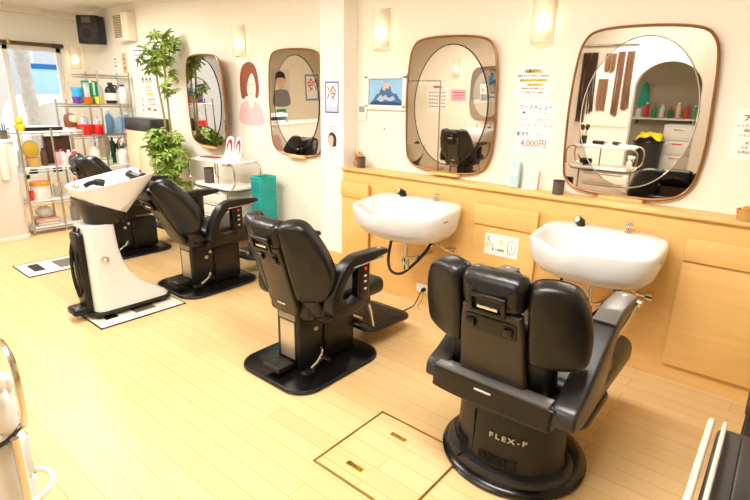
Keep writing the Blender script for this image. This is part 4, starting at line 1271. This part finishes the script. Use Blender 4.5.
for s in (-1, 1):
    bm = B(); bmesh.ops.create_icosphere(bm, subdivisions=2, radius=.016, matrix=Matrix.Translation((.01, s * .045, .06))); bmesh.ops.create_icosphere(bm, subdivisions=2, radius=.013, matrix=Matrix.Translation((0, s * .03, .14))); obj('paw', bm, cm(238, 170, 24), p)
p = thing('mannequin_head', 'brown haired mannequin head on the rack end of the low rack by the window', 'mannequin head', (-6.75, 2.425, 1.175), R(20))
p.scale = (.78, .78, .78)
bm = B(); lathe(bm, [(0, 0), (.05, 0), (.04, .03), (.04, .06), (.055, .085), (.075, .13), (.076, .17), (.06, .205), (.03, .22), (0, .222)], 24, sx=1.1); box(bm, (.085, 0, .12), (.02, .014, .03), .006); obj('head', bm, cm(238, 196, 164), p)
bm = B(); lathe(bm, [(.06, .03), (.085, .04), (.092, .1), (.09, .17), (.07, .22), (.03, .238), (0, .24), (0, .225), (.03, .222), (.065, .2), (.08, .15), (.076, .08)], 26, c=(-.022, 0, 0)); obj('hair', bm, mat('brown_hair', (112, 62, 34), .45, var=.35, scale=60), p)
# second shelf
Z = .776
p = thing('wire_basket_mirror', 'yellow lidded basket with a round raised lid on the middle shelf of the low rack', 'basket', (-6.7, 1.95, Z))
bm = B(); lathe(bm, [(0, 0), (.055, 0), (.075, .1), (.07, .1), (.05, .006), (0, .006)], 22); obj('basket', bm, cm(216, 172, 96, .7), p)
bm = B(); slab(bm, ellipse(.075, .09, 28, (0, .19)), .012, .005, 2, Matrix.Translation((-.05, 0, 0)) @ Matrix.Rotation(R(90), 4, 'Z') @ AX['y']); obj('lid', bm, cm(240, 206, 70), p)
bm = B(); tube(bm, [(-.044, .08 * math.cos(2 * PI * k / 26), .19 + .097 * math.sin(2 * PI * k / 26)) for k in range(26)], .006, 6, True); obj('lid_rim', bm, cm(206, 176, 110), p)
g = 'pink and white bottles on the low rack'
for lab, y, x, c, cap in (('pink bottle with red cap beside the low rack middle post', 2.19, -6.66, (246, 180, 186), (212, 40, 50)), ('white bottle with red cap in the pink bottle row', 2.25, -6.67, (248, 240, 240), (206, 40, 50)),
                          ('pale pink bottle with white cap in the pink bottle row', 2.31, -6.66, (248, 206, 210), (250, 250, 250)), ('red bottle at the end of the pink bottle row', 2.375, -6.66, (206, 50, 60), (240, 240, 240)), ('white bottle with pink cap behind the pink bottles', 2.27, -6.78, (246, 240, 238), (236, 130, 150))):
    bottle('pink_bottle', lab, 'bottle', (x, y, Z), .032, .17, c, cap, 'tall', g)
p = thing('dark_frame', 'dark brown framed panel standing behind the pink bottles on the low rack', 'frame', (-6.86, 2.27, Z), R(90))
bm = B(); box(bm, (0, 0, .16), (.28, .02, .32), .004); obj('board', bm, cm(70, 46, 36), p)
bm = B(); box(bm, (0, -.012, .16), (.22, .004, .25)); obj('panel', bm, cm(96, 60, 44), p)
bottle('white_bottle', 'white bottle behind the yellow basket on the low rack', 'bottle', (-6.8, 1.87, Z), .045, .25, (244, 244, 240), (230, 230, 226), 'pump')
bottle('brown_bottle', 'brown bottle beside the yellow basket on the low rack', 'bottle', (-6.74, 2.07, Z), .035, .2, (104, 76, 56), (70, 56, 48), 'tall')
# third shelf
Z = .401
bottle('orange_tub', 'round white tub with an orange lid on the low rack', 'tub', (-6.7, 1.97, Z), .1, .2, (240, 238, 234), (240, 150, 40), 'tub', sx=.9)
bottle('red_cup', 'red cup with white rim by the desk end of the low rack', 'cup', (-6.64, 1.845, Z), .03, .11, (224, 60, 36), style='cup')
p = thing('red_toy', 'red gadget standing on the window end of the low rack', 'gadget', (-6.66, 2.36, Z))
bm = B(); lathe(bm, [(0, 0), (.045, 0), (.05, .02), (.04, .09), (.05, .1), (.05, .15), (.03, .17), (0, .17)], 18); obj('body', bm, cm(232, 50, 26), p)
bm = B(); tube(bm, [(0, -.02, .165), (0, -.03, .21)], .008, 8); tube(bm, [(0, .02, .165), (0, .03, .21)], .008, 8); obj('prong', bm, cm(226, 44, 24), p)
bottle('clear_jar', 'clear jar between the orange tub and the red gadget on the low rack', 'jar', (-6.74, 2.16, Z), .05, .17, (232, 230, 224), (240, 240, 238), 'tub', trans=.5)
bottle('red_lid_jar', 'flat jar with an orange red lid on the low rack', 'jar', (-6.66, 2.27, Z), .045, .07, (240, 236, 230), (226, 80, 40), 'tub')
# bottom shelf
g = 'magazines on the bottom shelf of the low rack'
for i, c in enumerate(((214, 188, 176), (236, 232, 224), (190, 170, 160), (240, 226, 206), (216, 150, 140))):
    p = thing('magazine', ('tan magazine at the bottom of', 'white magazine second from bottom in', 'grey magazine in the middle of', 'cream magazine second from top in', 'pink magazine on top of')[i] + ' the low rack magazine pile', 'magazine', (-6.74, 1.98, .091 + i * .016), R(random.uniform(-8, 8)), g)
    bm = B(); box(bm, (0, 0, .0078), (.24, .22, .0155), .002); obj('pages', bm, cm(*c, .6), p)
p = thing('plastic_bag', 'crumpled clear plastic bag on the magazine pile in the low rack', 'bag', (-6.74, 1.98, .172))
bm = B(); bmesh.ops.create_icosphere(bm, subdivisions=3, radius=.09)
rg = random.Random(2)
for v in bm.verts:
    v.co *= rg.uniform(.85, 1.12); v.co.z = max(0, v.co.z * .8 + .06)
obj('bag', bm, mat('thin_plastic', (236, 232, 226), .2, trans=.5, var=.05, ior=1.1), p, ang=180)
bottle('grey_bottle', 'grey bottle on the bottom shelf of the low rack', 'bottle', (-6.72, 2.3, .091), .05, .22, (150, 146, 140), (120, 118, 112), 'tall')

# ================================================================== RECEPTION DESK
dk = thing('reception_desk', 'plain white reception desk end panel at the window side', 'desk', (-6.8, .75, 0))
bm = B(); plate(bm, 'z', rrect(.6, 1.98, .06, 5), .0, 1.07, .004, 2); obj('body', bm, cm(226, 222, 214, .5), dk)
bm = B(); plate(bm, 'z', rrect(.62, 2.0, .06, 5), 1.07, 1.1, .008, 2); obj('worktop', bm, M_WPLAS, dk)
bm = B(); plate(bm, 'z', rrect(.615, 1.995, .06, 5), .0, .05, .003, 2); obj('kickboard', bm, cm(238, 232, 220, .5), dk)
p = thing('cup_dispenser', 'white paper cup dispenser tube fixed to the reception desk', 'dispenser', (-6.449, 1.6, .69))
bm = B(); lathe(bm, [(0, 0), (.035, 0), (.04, .02), (.048, .34), (.05, .36), (.04, .37), (0, .37)], 22); obj('tube', bm, M_WPLAS, p)
bm = B(); box(bm, (-.035, 0, .2), (.03, .05, .1), .005); obj('clip', bm, M_WPLAS, p)
p = thing('document_tray', 'pale blue document tray standing on the reception desk', 'tray', (-6.69, 1.3, 1.1))
bm = B(); box(bm, (0, 0, .006), (.26, .34, .012), .002); box(bm, (0, -.165, .08), (.26, .01, .16), .002); box(bm, (-.125, 0, .08), (.01, .34, .16), .002); box(bm, (0, 0, .11), (.26, .34, .008), .002); obj('tray', bm, cm(206, 224, 236, .4), p)
bm = B(); box(bm, (.0, .01, .03), (.22, .3, .03), .002); box(bm, (.0, .01, .13), (.22, .28, .03), .002); obj('papers', bm, M_PAPER, p)
g = 'pens in the desk pen cup'
mesh_cup('dark mesh pen cup on the reception desk', -6.6, 1.68, 1.1, .035, .09)
for i, (dx, dy, c) in enumerate(((.01, .01, (40, 80, 180)), (-.012, .004, (30, 30, 30)), (.0, -.014, (60, 120, 200)))):
    p = thing('pen', ('blue', 'black', 'pale blue')[i] + ' pen standing in the cup on the reception desk', 'pen', (-6.6 + dx, 1.68 + dy, 1.106), 0, g)
    bm = B(); tube(bm, [(0, 0, 0), (dx * .8, dy * .8, .15)], .005, 8); obj('barrel', bm, cm(*c), p)
    bm = B(); tube(bm, [(dx * .8, dy * .8, .15), (dx * .86, dy * .86, .162)], .003, 8); obj('button', bm, M_CHROME, p)
p = thing('face_leaflet', 'white leaflet board with small hair style pictures propped on the reception desk', 'leaflet', (-6.93, 1.5, 1.1), R(84))
bm = B(); box(bm, (0, 0, .2), (.36, .01, .4)); obj('board', bm, cm(250, 240, 226, .8), p, smooth=False)
for x, z, s in ((-.07, .24, 1.7), (.1, .31, .8), (.1, .22, .8), (.1, .13, .8)):
    bm = B(); plate(bm, 'y', [(x + .025 * s * math.cos(a), z + .032 * s * math.sin(a)) for a in [2 * PI * k / 16 for k in range(16)]], -.0055, -.0065); obj('hair_print', bm, cm(66, 40, 34, .8), p, smooth=False)
    bm = B(); plate(bm, 'y', [(x + .016 * s * math.cos(a), z - .008 * s + .02 * s * math.sin(a)) for a in [2 * PI * k / 16 for k in range(16)]], -.0065, -.0075); obj('face_print', bm, cm(240, 200, 178, .8), p, smooth=False)
bm = B(); box(bm, (0, .06, .1), (.04, .12, .006), 0, 1, Matrix.Rotation(R(20), 4, 'X')); obj('prop', bm, M_PAPER, p)

# ================================================================== BACK WALL NEAR THE RACK
p = thing('black_cabinet_top', 'black cased cabinet unit with a beige front behind the plant', 'cabinet', (-6.6, 3.27, 0))
bm = B(); box(bm, (0, 0, .57), (.66, .26, 1.14), .006); obj('body', bm, cm(226, 206, 168, .5), p)
bm = B(); box(bm, (0, 0, 1.22), (.7, .27, .16), .02, 3); obj('top_case', bm, cm(48, 48, 44, .35), p)
for x in (-.165, .165):
    bm = B(); box(bm, (x, -.136, .55), (.315, .012, .9), .003); d = obj('door', bm, cm(228, 210, 172, .5), p)
    bm = B(); tube(bm, [(x * .3, -.152, .6), (x * .3, -.152, .5)], .008, 8); obj('handle', bm, M_ALU, d)
p = paper('style_board', 'large white board of hair style pictures above the black cabinet top', 'poster', -6.78, 1.58, .72, .66, m=cm(246, 240, 226, .8))
for x in (-.1, .0, .1):
    flat(p, 'hair_print', [(x + .034 * math.cos(a), .19 + .04 * math.sin(a)) for a in [2 * PI * k / 14 for k in range(14)]], cm(110, 78, 60, .8), .0038, False)
    flat(p, 'face_print', [(x + .02 * math.cos(a), .178 + .026 * math.sin(a)) for a in [2 * PI * k / 14 for k in range(14)]], cm(240, 206, 184, .8), .0046, False)
bars(p, 'highlight', [(.02, .11, .14, .03), (.05, .02, .18, .035)], cm(240, 206, 90, .8), .0036)
bars(p, 'text_print', [(.05, .065, .14, .01), (.08, -.05, .2, .014), (.08, -.08, .18, .01), (.1, -.11, .16, .01), (-.16, -.05, .03, .03), (-.16, -.12, .03, .03), (-.16, -.19, .03, .03), (.0, -.17, .09, .035), (.15, -.18, .09, .03)], cm(170, 130, 110, .8), .0038)
for lab, cx, cz, w, h, c in (('small white note on the wall above the tall rack', -7.62, 2.02, .14, .2, (250, 244, 230)), ('tan photo card on the wall above the tall rack', -7.35, 2.0, .12, .26, (222, 186, 146)), ('bright white sheet on the wall between the rack and the plant', -6.95, 2.09, .4, .3, (254, 252, 250)), ('lilac edged sheet on the wall beside the plant top', -6.5, 2.09, .3, .26, (240, 232, 240))):
    p = paper('wall_note', lab, 'note', cx, cz, w, h, m=cm(*c, .8))
    bars(p, 'text_print', [(0, h * .2, w * .5, .014), (0, 0, w * .4, .012), (0, -h * .25, w * .3, .03)], cm(150, 130, 140, .8) if c[0] > 230 else cm(120, 80, 60, .8), .0036)

# ================================================================== FOREGROUND TROLLEYS
ft = salon_trolley('white salon trolley with a spray bottle on it, nearest the camera', (-1.83, .12, 0), R(180), .06)
bm = B(); tube(bm, catmull([(-.22, -.16, .5), (-.26, -.22, .5), (-.31, -.23, .49), (-.335, -.19, .47), (-.33, -.1, .46), (-.22, -.06, .46)], 4), .009, 8); o = obj('tool_rail', bm, M_WPLAS, ft)
p = thing('spray_bottle', 'white plastic spray bottle standing on the near white salon trolley', 'spray bottle', (-1.5, .262, .726), R(20))
p.scale = (.86, .86, .92)
bm = B(); lathe(bm, [(0, 0), (.034, 0), (.038, .006), (.038, .09), (.034, .105), (.018, .118), (.016, .128), (0, .128)], 26); obj('body', bm, mat('milky_plastic', (246, 243, 236), .35, trans=.15, var=.01), p)
bm = B(); lathe(bm, [(0, .125), (.02, .125), (.02, .145), (0, .145)], 18); box(bm, (.025, 0, .165), (.1, .03, .04), .01, 3); obj('spray_head', bm, M_WPLAS, p)
bm = B(); tube(bm, [(.05, 0, .15), (.062, 0, .115)], .006, 8); obj('trigger', bm, M_WPLAS, p)
p = thing('hair_dryer', 'black hair dryer with a looped cord on the middle shelf of the near salon trolley', 'hair dryer', (-2.06, .1, .726), R(190))
bm = B(); tube(bm, [(-.08, 0, .045), (-.02, 0, .045), (.06, 0, .045)], [.035, .04, .03], 16); tube(bm, [(-.03, 0, .03), (-.04, -.1, .02)], .018, 10); obj('body', bm, M_PLAS, p)
bm = B(); tube(bm, catmull([(-.04, -.1, .02), (-.02, -.14, .06), (.05, -.1, .12), (.1, -.0, .1), (.06, .06, .03), (.0, .07, .01)], 5), .005, 6); obj('cord', bm, M_RUB, p)

rtc = thing('tool_trolley', 'dark topped tool trolley with white rims at the near end', 'trolley', (.235, 1.24, 0))
bm = B(); box(bm, (0, 0, .40), (.46, .62, .6), .01, 2); obj('body', bm, cm(34, 31, 28, .4), rtc)
bm = B(); plate(bm, 'z', rrect(.5, .67, .03, 5), .715, .73, .004, 2); tp = obj('tray', bm, cm(34, 30, 27, .35), rtc)
for sx in (-1, 1):
    for x, z, r_, nm in ((.268, .75, .009, 'outer_rail'), (.236, .756, .006, 'inner_rail')):
        bm = B(); tube(bm, [(sx * x, -.34, z), (sx * x, .31, z), (sx * x, .335, z - .012)], r_, 10); obj(nm, bm, cm(206, 196, 182, .35), tp)
bm = B(); box(bm, (.02, 0, .74), (.43, .6, .025), .008, 2); obj('rubber_mat', bm, cm(20, 17, 15, .35), tp)
for x, y in ((-.2, -.28), (.2, -.28), (-.2, .28), (.2, .28)):
    bm = B(); lathe(bm, [(0, .001), (.026, .001), (.032, .03), (.03, .07), (.012, .1), (0, .1)], 14, (x, y, 0)); obj('castor', bm, M_RUB, rtc)
p = thing('footstool', 'dark grey box stool on the floor beyond the tool trolley', 'stool', (.28, 2.55, 0))
bm = B(); box(bm, (0, 0, .4), (.46, .36, .06), .015, 3); obj('top', bm, cm(66, 62, 58, .4), p)
for x, y in ((-.2, -.15), (.2, -.15), (-.2, .15), (.2, .15)):
    bm = B(); box(bm, (x, y, .19), (.035, .035, .38), .004); obj('leg', bm, cm(50, 47, 44, .4), p)


# ================================================================== THE OTHER SIDE OF THE ROOM (seen in the mirrors)
arch = [(-3.3, 0), (-1.93, 0), (-1.93, 1.62)] + [(-1.52 + .41 * math.cos(a), 1.62 + .36 * math.sin(a)) for a in [PI - PI * k / 16 for k in range(1, 16)]] + [(-1.11, 1.62), (-1.11, 0), (-.3, 0), (-.3, ZC), (-3.3, ZC)]
bm = B(); plate(bm, 'y', arch, -1.34, -1.22); struct('wall_partition', bm, M_PILLAR)
bm = B(); box(bm, (-1.6, YF + .01, ZC / 2), (2.6, .02, ZC)); struct('wall_alcove_shade', bm, cm(176, 168, 152, .8))  # grey-brown sheet over the cream wall, alcove dimness put into its colour
# hair swatch board
p = thing('swatch_board', 'white board of hanging hair swatches on the partition seen in the front mirror', 'swatch board', (-2.32, -1.22, 1.66), PI)
bm = B(); box(bm, (0, -.01, 0), (.76, .02, 1.12), .003); obj('board', bm, M_PAPER, p)
bm = B(); box(bm, (0, -.03, .55), (.78, .03, .03), .004); obj('rail', bm, M_STEEL, p)
rs = random.Random(3)
for x, z0, z1, w in ((-.3, .46, -.35, .1), (-.18, .46, -.42, .09), (-.04, .44, .18, .14), (.02, .1, -.38, .13), (.18, .46, -.4, .08), (.29, .46, -.52, .12)):
    c = rs.choice(((96, 62, 40), (120, 84, 56), (70, 48, 36), (140, 104, 74)))
    bm = B()
    for k in range(5):
        xx = x + (k - 2) * w / 5
        tube(bm, catmull([(xx, -.03, z0), (xx + rs.uniform(-.01, .01), -.036, (z0 + z1) / 2), (xx + rs.uniform(-.012, .012), -.03, z1 + rs.uniform(0, .05))], 4), w / 8.5, 6)
    obj('hair_swatch', bm, mat('hair_%d' % c[0], c, .5, var=.3, scale=40), p)
# alcove shelf and its bottles
p = thing('wall_shelf', 'long white shelf in the arched alcove seen in the front mirror', 'shelf', (-1.68, YF + .02, 1.17))
bm = B(); box(bm, (0, .12, 0), (1.0, .24, .025), .003); obj('board', bm, M_WPLAS, p)
for x in (-.4, .4):
    bm = B(); box(bm, (x, .1, -.05), (.02, .18, .08)); obj('bracket', bm, M_STEEL, p)
cols = (((244, 244, 240), 'white'), ((214, 60, 50), 'red'), ((60, 150, 90), 'green'), ((240, 236, 220), 'cream'), ((70, 110, 70), 'dark green'), ((236, 210, 170), 'tan'), ((210, 70, 40), 'orange'), ((120, 170, 110), 'pale green'))
for i, (c, nm) in enumerate(cols):
    bottle('shelf_bottle', nm + ' bottle on the alcove shelf seen in the front mirror', 'bottle', (-2.06 + i * .11, YF + .14, 1.184), .035, .18 + .05 * ((i * 3) % 4) / 3, c, (250, 250, 250) if i % 2 else (220, 60, 40), 'tall' if i % 2 else 'pump', 'bottles on the alcove shelf')
p = thing('drawer_tower', 'white plastic drawer tower under the alcove shelf', 'drawers', (-1.4, YF + .24, 0))
bm = B(); box(bm, (0, 0, .56), (.42, .4, 1.1), .01); obj('frame', bm, cm(220, 216, 206, .4), p)
for k in range(5):
    bm = B(); box(bm, (0, .205, .14 + k * .21), (.39, .02, .19), .006); d = obj('drawer', bm, cm(236, 232, 224, .3), p)
    bm = B(); box(bm, (0, .218, .2 + k * .21), (.14, .012, .02), .004); obj('pull', bm, cm(226, 90, 50) if k == 3 else M_STEEL, d)
p = thing('waste_bin', 'black lidded bin standing in the arched alcove', 'bin', (-1.74, -1.75, 0))
bm = B(); lathe(bm, [(0, 0), (.16, 0), (.2, .86), (.2, .88), (.12, .95), (0, .96)], 26); obj('body', bm, M_GREY, p)
bm = B(); tube(bm, [(.205 * math.cos(2 * PI * k / 26), .205 * math.sin(2 * PI * k / 26), .87) for k in range(26)], .012, 6, True); obj('rim', bm, M_PLAS, p)
p = thing('yellow_cloth', 'crumpled bright yellow cloth lying on the black bin', 'cloth', (-1.72, -1.72, .955))
bm = B(); bmesh.ops.create_grid(bm, x_segments=18, y_segments=18, size=.17)
for v in bm.verts:
    d = math.hypot(v.co.x, v.co.y)
    v.co.z = .035 + .02 * math.sin(v.co.x * 40) * math.cos(v.co.y * 33) - max(0, d - .13) * .9
obj('fabric', bm, cm(240, 216, 40, .8), p)
p = thing('teal_towel', 'teal towel hanging from a hook on the alcove wall', 'towel', (-2.05, YF + .02, 1.5))
bm = B(); slab(bm, cat2([(-.03, .2), (.03, .2), (.07, .05), (.09, -.14), (.0, -.16), (-.08, -.12), (-.05, .05)], 4), .03, .012, 3, Matrix.Translation((0, .02, 0)) @ AX['y']); obj('fabric', bm, cm(60, 176, 160, .8), p)
bm = B(); tube(bm, [(0, 0, .2), (0, .04, .2), (0, .05, .22)], .006, 6); obj('hook', bm, M_CHROME, p)
p = thing('brush_pot', 'dark pot of make-up brushes standing on the near salon trolley', 'brush pot', (-2.1, .14, .986))
bm = B(); lathe(bm, [(0, 0), (.04, 0), (.045, .1), (.04, .1), (.036, .006), (0, .006)], 20); obj('pot', bm, M_GREY, p)
for i in range(4):
    a = i * 1.7
    bm = B(); tube(bm, [(.01 * math.cos(a), .01 * math.sin(a), .01), (.035 * math.cos(a), .035 * math.sin(a), .17)], .005, 6); hd = obj('handle', bm, M_WOOD, p)
    bm = B(); tube(bm, [(.035 * math.cos(a), .035 * math.sin(a), .17), (.042 * math.cos(a), .042 * math.sin(a), .21), (.047 * math.cos(a), .047 * math.sin(a), .235)], [.012, .022, .012], 10); obj('bristles', bm, cm(60, 40, 30, .9), hd)
for i, (x, y, w, lab) in enumerate(((-1.92, .1, .16, 'black hair clipper lying in the middle of the near salon trolley'), (-1.72, .08, .12, 'small black trimmer lying at the spray bottle end of the near salon trolley'))):
    p = thing('hair_clipper', lab, 'clipper', (x, y, .986), R(30 * i + 10), 'clippers on the near trolley')
    bm = B(); box(bm, (0, 0, .022), (w, .045, .042), .014, 3); obj('body', bm, M_PLAS, p)
    bm = B(); box(bm, (w / 2 + .01, 0, .022), (.025, .04, .02), .003); obj('blade', bm, M_CHROME, p)

# opposite station
OX = -4.55
mirror('bronze framed mirror on the opposite wall, seen only in the mirror by the pillar', -4.77, 1.5, YF, -1)
wall_lamp('lit wall lamp on the opposite wall, seen only in the mirror by the pillar', (-5.5, YF, 2.0), PI)
basin('white washbasin on the opposite wall, seen only in the mirror by the pillar', -4.85, YF, 'basins opposite', -1)
pump_chair('barber_chair', 'black barber chair facing the opposite wall, seen only in the mirror by the pillar', (-4.5, -.95, 0), PI, 14, -.2)
p = thing('calendar', 'white wall calendar on the opposite wall, seen in the mirror by the pillar', 'calendar', (-5.95, YF, 1.4), PI)
bm = B(); box(bm, (0, -.003, 0), (.5, .006, .62)); obj('sheet', bm, M_PAPER, p)
bars(p, 'grid_print', [(-.18 + .06 * i, .12 - .07 * j, .035, .02) for i in range(7) for j in range(5)], M_INK, .007)
bars(p, 'title_print', [(0, .23, .2, .04)], M_REDINK, .007)
p = thing('pink_sheet', 'pink price sheet on the opposite wall beside the calendar', 'notice', (-5.45, YF, 1.47), PI)
bm = B(); box(bm, (0, -.003, 0), (.34, .006, .22)); obj('sheet', bm, cm(244, 176, 188, .8), p)
bars(p, 'text_print', [(0, .05, .24, .02), (0, 0, .26, .015), (0, -.05, .2, .015)], cm(200, 90, 110, .8), .007)
p = thing('garment_rail', 'white garment rail of empty hangers near the opposite wall', 'garment rail', (-6.0, -1.95, 0))
for sx in (-1, 1):
    bm = B(); tube(bm, [(sx * .4, 0, .02), (sx * .4, 0, 1.76)], .014, 10); box(bm, (sx * .4, 0, .015), (.05, .4, .03), .008); obj('post', bm, M_STEEL, p)
bm = B(); tube(bm, [(-.4, 0, 1.75), (.4, 0, 1.75)], .012, 10); obj('bar', bm, M_STEEL, p)
for i in range(5):
    h = thing('coat_hanger', ('first', 'second', 'third', 'fourth', 'fifth')[i] + ' white hanger from the window end of the garment rail', 'hanger', (-6.3 + i * .09, -1.95, 1.72), R(80 + i * 4), 'hangers on the garment rail')
    bm = B(); tube(bm, catmull([(.0, 0, .05), (.02, 0, .04), (.0, 0, .0), (-.2, 0, -.1), (.2, 0, -.1), (0, 0, 0)], 3), .006, 6); obj('frame', bm, M_WPLAS, h)
# papers on the window wall, seen in the half hidden mirror
p = thing('portrait_poster', 'poster of a dark haired person on the window wall, seen in the half hidden mirror', 'poster', (XL, -.55, 1.62), R(90))
bm = B(); box(bm, (0, -.003, 0), (.5, .006, .75)); obj('sheet', bm, cm(226, 224, 220, .8), p)
flat(p, 'hair_print', [(-.14, .12), (-.12, .28), (0, .34), (.13, .28), (.14, .12), (.1, .2), (-.1, .2)], cm(40, 34, 32, .8), .007)
flat(p, 'face_print', [(-.11, .1), (-.1, .2), (.1, .2), (.11, .1), (.05, -.02), (-.05, -.02)], cm(226, 190, 166, .8), .0065)
flat(p, 'coat_print', [(-.22, -.35), (-.2, -.08), (-.06, -.03), (.06, -.03), (.2, -.08), (.22, -.35)], cm(130, 130, 132, .8), .0065)
p = thing('green_sign', 'small green exit style sign below the portrait poster on the window wall', 'sign', (XL, -.52, 1.08), R(90))
bm = B(); box(bm, (0, -.004, 0), (.26, .008, .22)); obj('panel', bm, cm(30, 150, 100, .6), p)
bars(p, 'mark', [(0, .04, .12, .03), (0, -.04, .14, .03)], M_PAPER, .009)
p = thing('cold_sign', 'calligraphy sheet with a red character on the window wall, seen in the half hidden mirror', 'sign', (XL, -1.45, 1.62), R(90))
bm = B(); box(bm, (0, -.003, 0), (.4, .006, .56)); obj('sheet', bm, cm(120, 140, 180, .8), p)
bars(p, 'field', [(0, 0, .33, .48)], M_PAPER, .007)
text_obj('lettering', '冷', .3, M_REDINK, p, (0, -.009, .04), bold=.003)

# ================================================================== STREET OUTSIDE THE WINDOW
bm = B(); box(bm, (-15, 4, -.25), (12.4, 20, .3)); struct('street_ground', bm, cm(206, 202, 194, .9))
p = thing('street_building', 'pale building across the street outside the window', 'building', (-16.5, 5, -.1))
bm = B(); box(bm, (0, 0, 3), (1.0, 14, 6)); obj('facade', bm, cm(232, 222, 206, .9), p)
for y in (-2, 0, 2):
    bm = B(); box(bm, (.51, y, 2.4), (.04, 1.1, 1.4)); f = obj('window', bm, cm(200, 206, 208, .3), p)
    bm = B(); box(bm, (.54, y, 2.4), (.03, .06, 1.4)); obj('mullion', bm, M_WPLAS, f)
p = thing('street_sign', 'pale blue shop sign with a dark blue top band outside the window', 'sign', (-12.4, 4.12, -.1))
bm = B(); box(bm, (0, 0, 1.86), (.1, .72, .6)); obj('panel', bm, cm(176, 216, 240, .6), p)
bm = B(); box(bm, (.01, 0, 2.2), (.12, .74, .1)); obj('top_band', bm, cm(20, 110, 176, .6), p)
for y in (-.3, .3):
    bm = B(); tube(bm, [(0, y, 0), (0, y, 1.6)], .03, 8); obj('post', bm, M_STEEL, p)
p = thing('parked_car', 'white car parked outside behind the window', 'car', (-11.3, 3.75, -.1))
bm = B(); plate(bm, 'x', cat2([(-.85, .3), (-.85, .75), (-.75, .95), (-.6, 1.45), (-.35, 1.62), (.1, 1.65), (.42, 1.5), (.6, 1.0), (.9, .9), (.95, .6), (.95, .3)], 4), -.75, .75, .08, 3); obj('body', bm, cm(246, 242, 234, .25), p)
bm = B(); plate(bm, 'x', cat2([(-.6, 1.0), (-.5, 1.38), (-.3, 1.5), (.1, 1.52), (.34, 1.4), (.46, 1.02)], 4), .75, .765, .004); obj('side_window', bm, cm(214, 206, 190, .15), p)
for y in (-.5, .6):
    bm = B(); lathe(bm, [(0, -.09), (.26, -.09), (.28, 0), (.26, .09), (0, .09)], 22, M=Matrix.Translation((.68, y, .28)) @ Matrix.Rotation(R(90), 4, 'Y')); obj('wheel', bm, M_RUB, p)
p = thing('street_tree', 'bare grey tree trunk close outside the window', 'tree', (-10.3, 3.08, -.1))
bm = B()
rt_ = random.Random(9)
tube(bm, catmull([(0, .08, 0), (0, .06, .8), (0, .02, 1.5), (0, -.0, 2.1), (0, -.04, 2.9)], 6), [.1 + .02 * rt_.random() for _ in range(25)], 14)
obj('trunk', bm, mat('tree_bark', (196, 188, 176), .9, var=.3, scale=12, bump=.6), p)
for d in ((.2, .5, .7), (-.1, -.5, .6), (.1, .2, .8)):
    bm = B(); tube(bm, [(0, 0, 2.5), (d[0] * .6, d[1] * .6, 2.5 + d[2] * .7), (d[0], d[1], 2.5 + d[2] * 1.4)], [.07, .05, .03], 8); obj('branch', bm, mat('tree_bark', (150, 142, 130)), p)
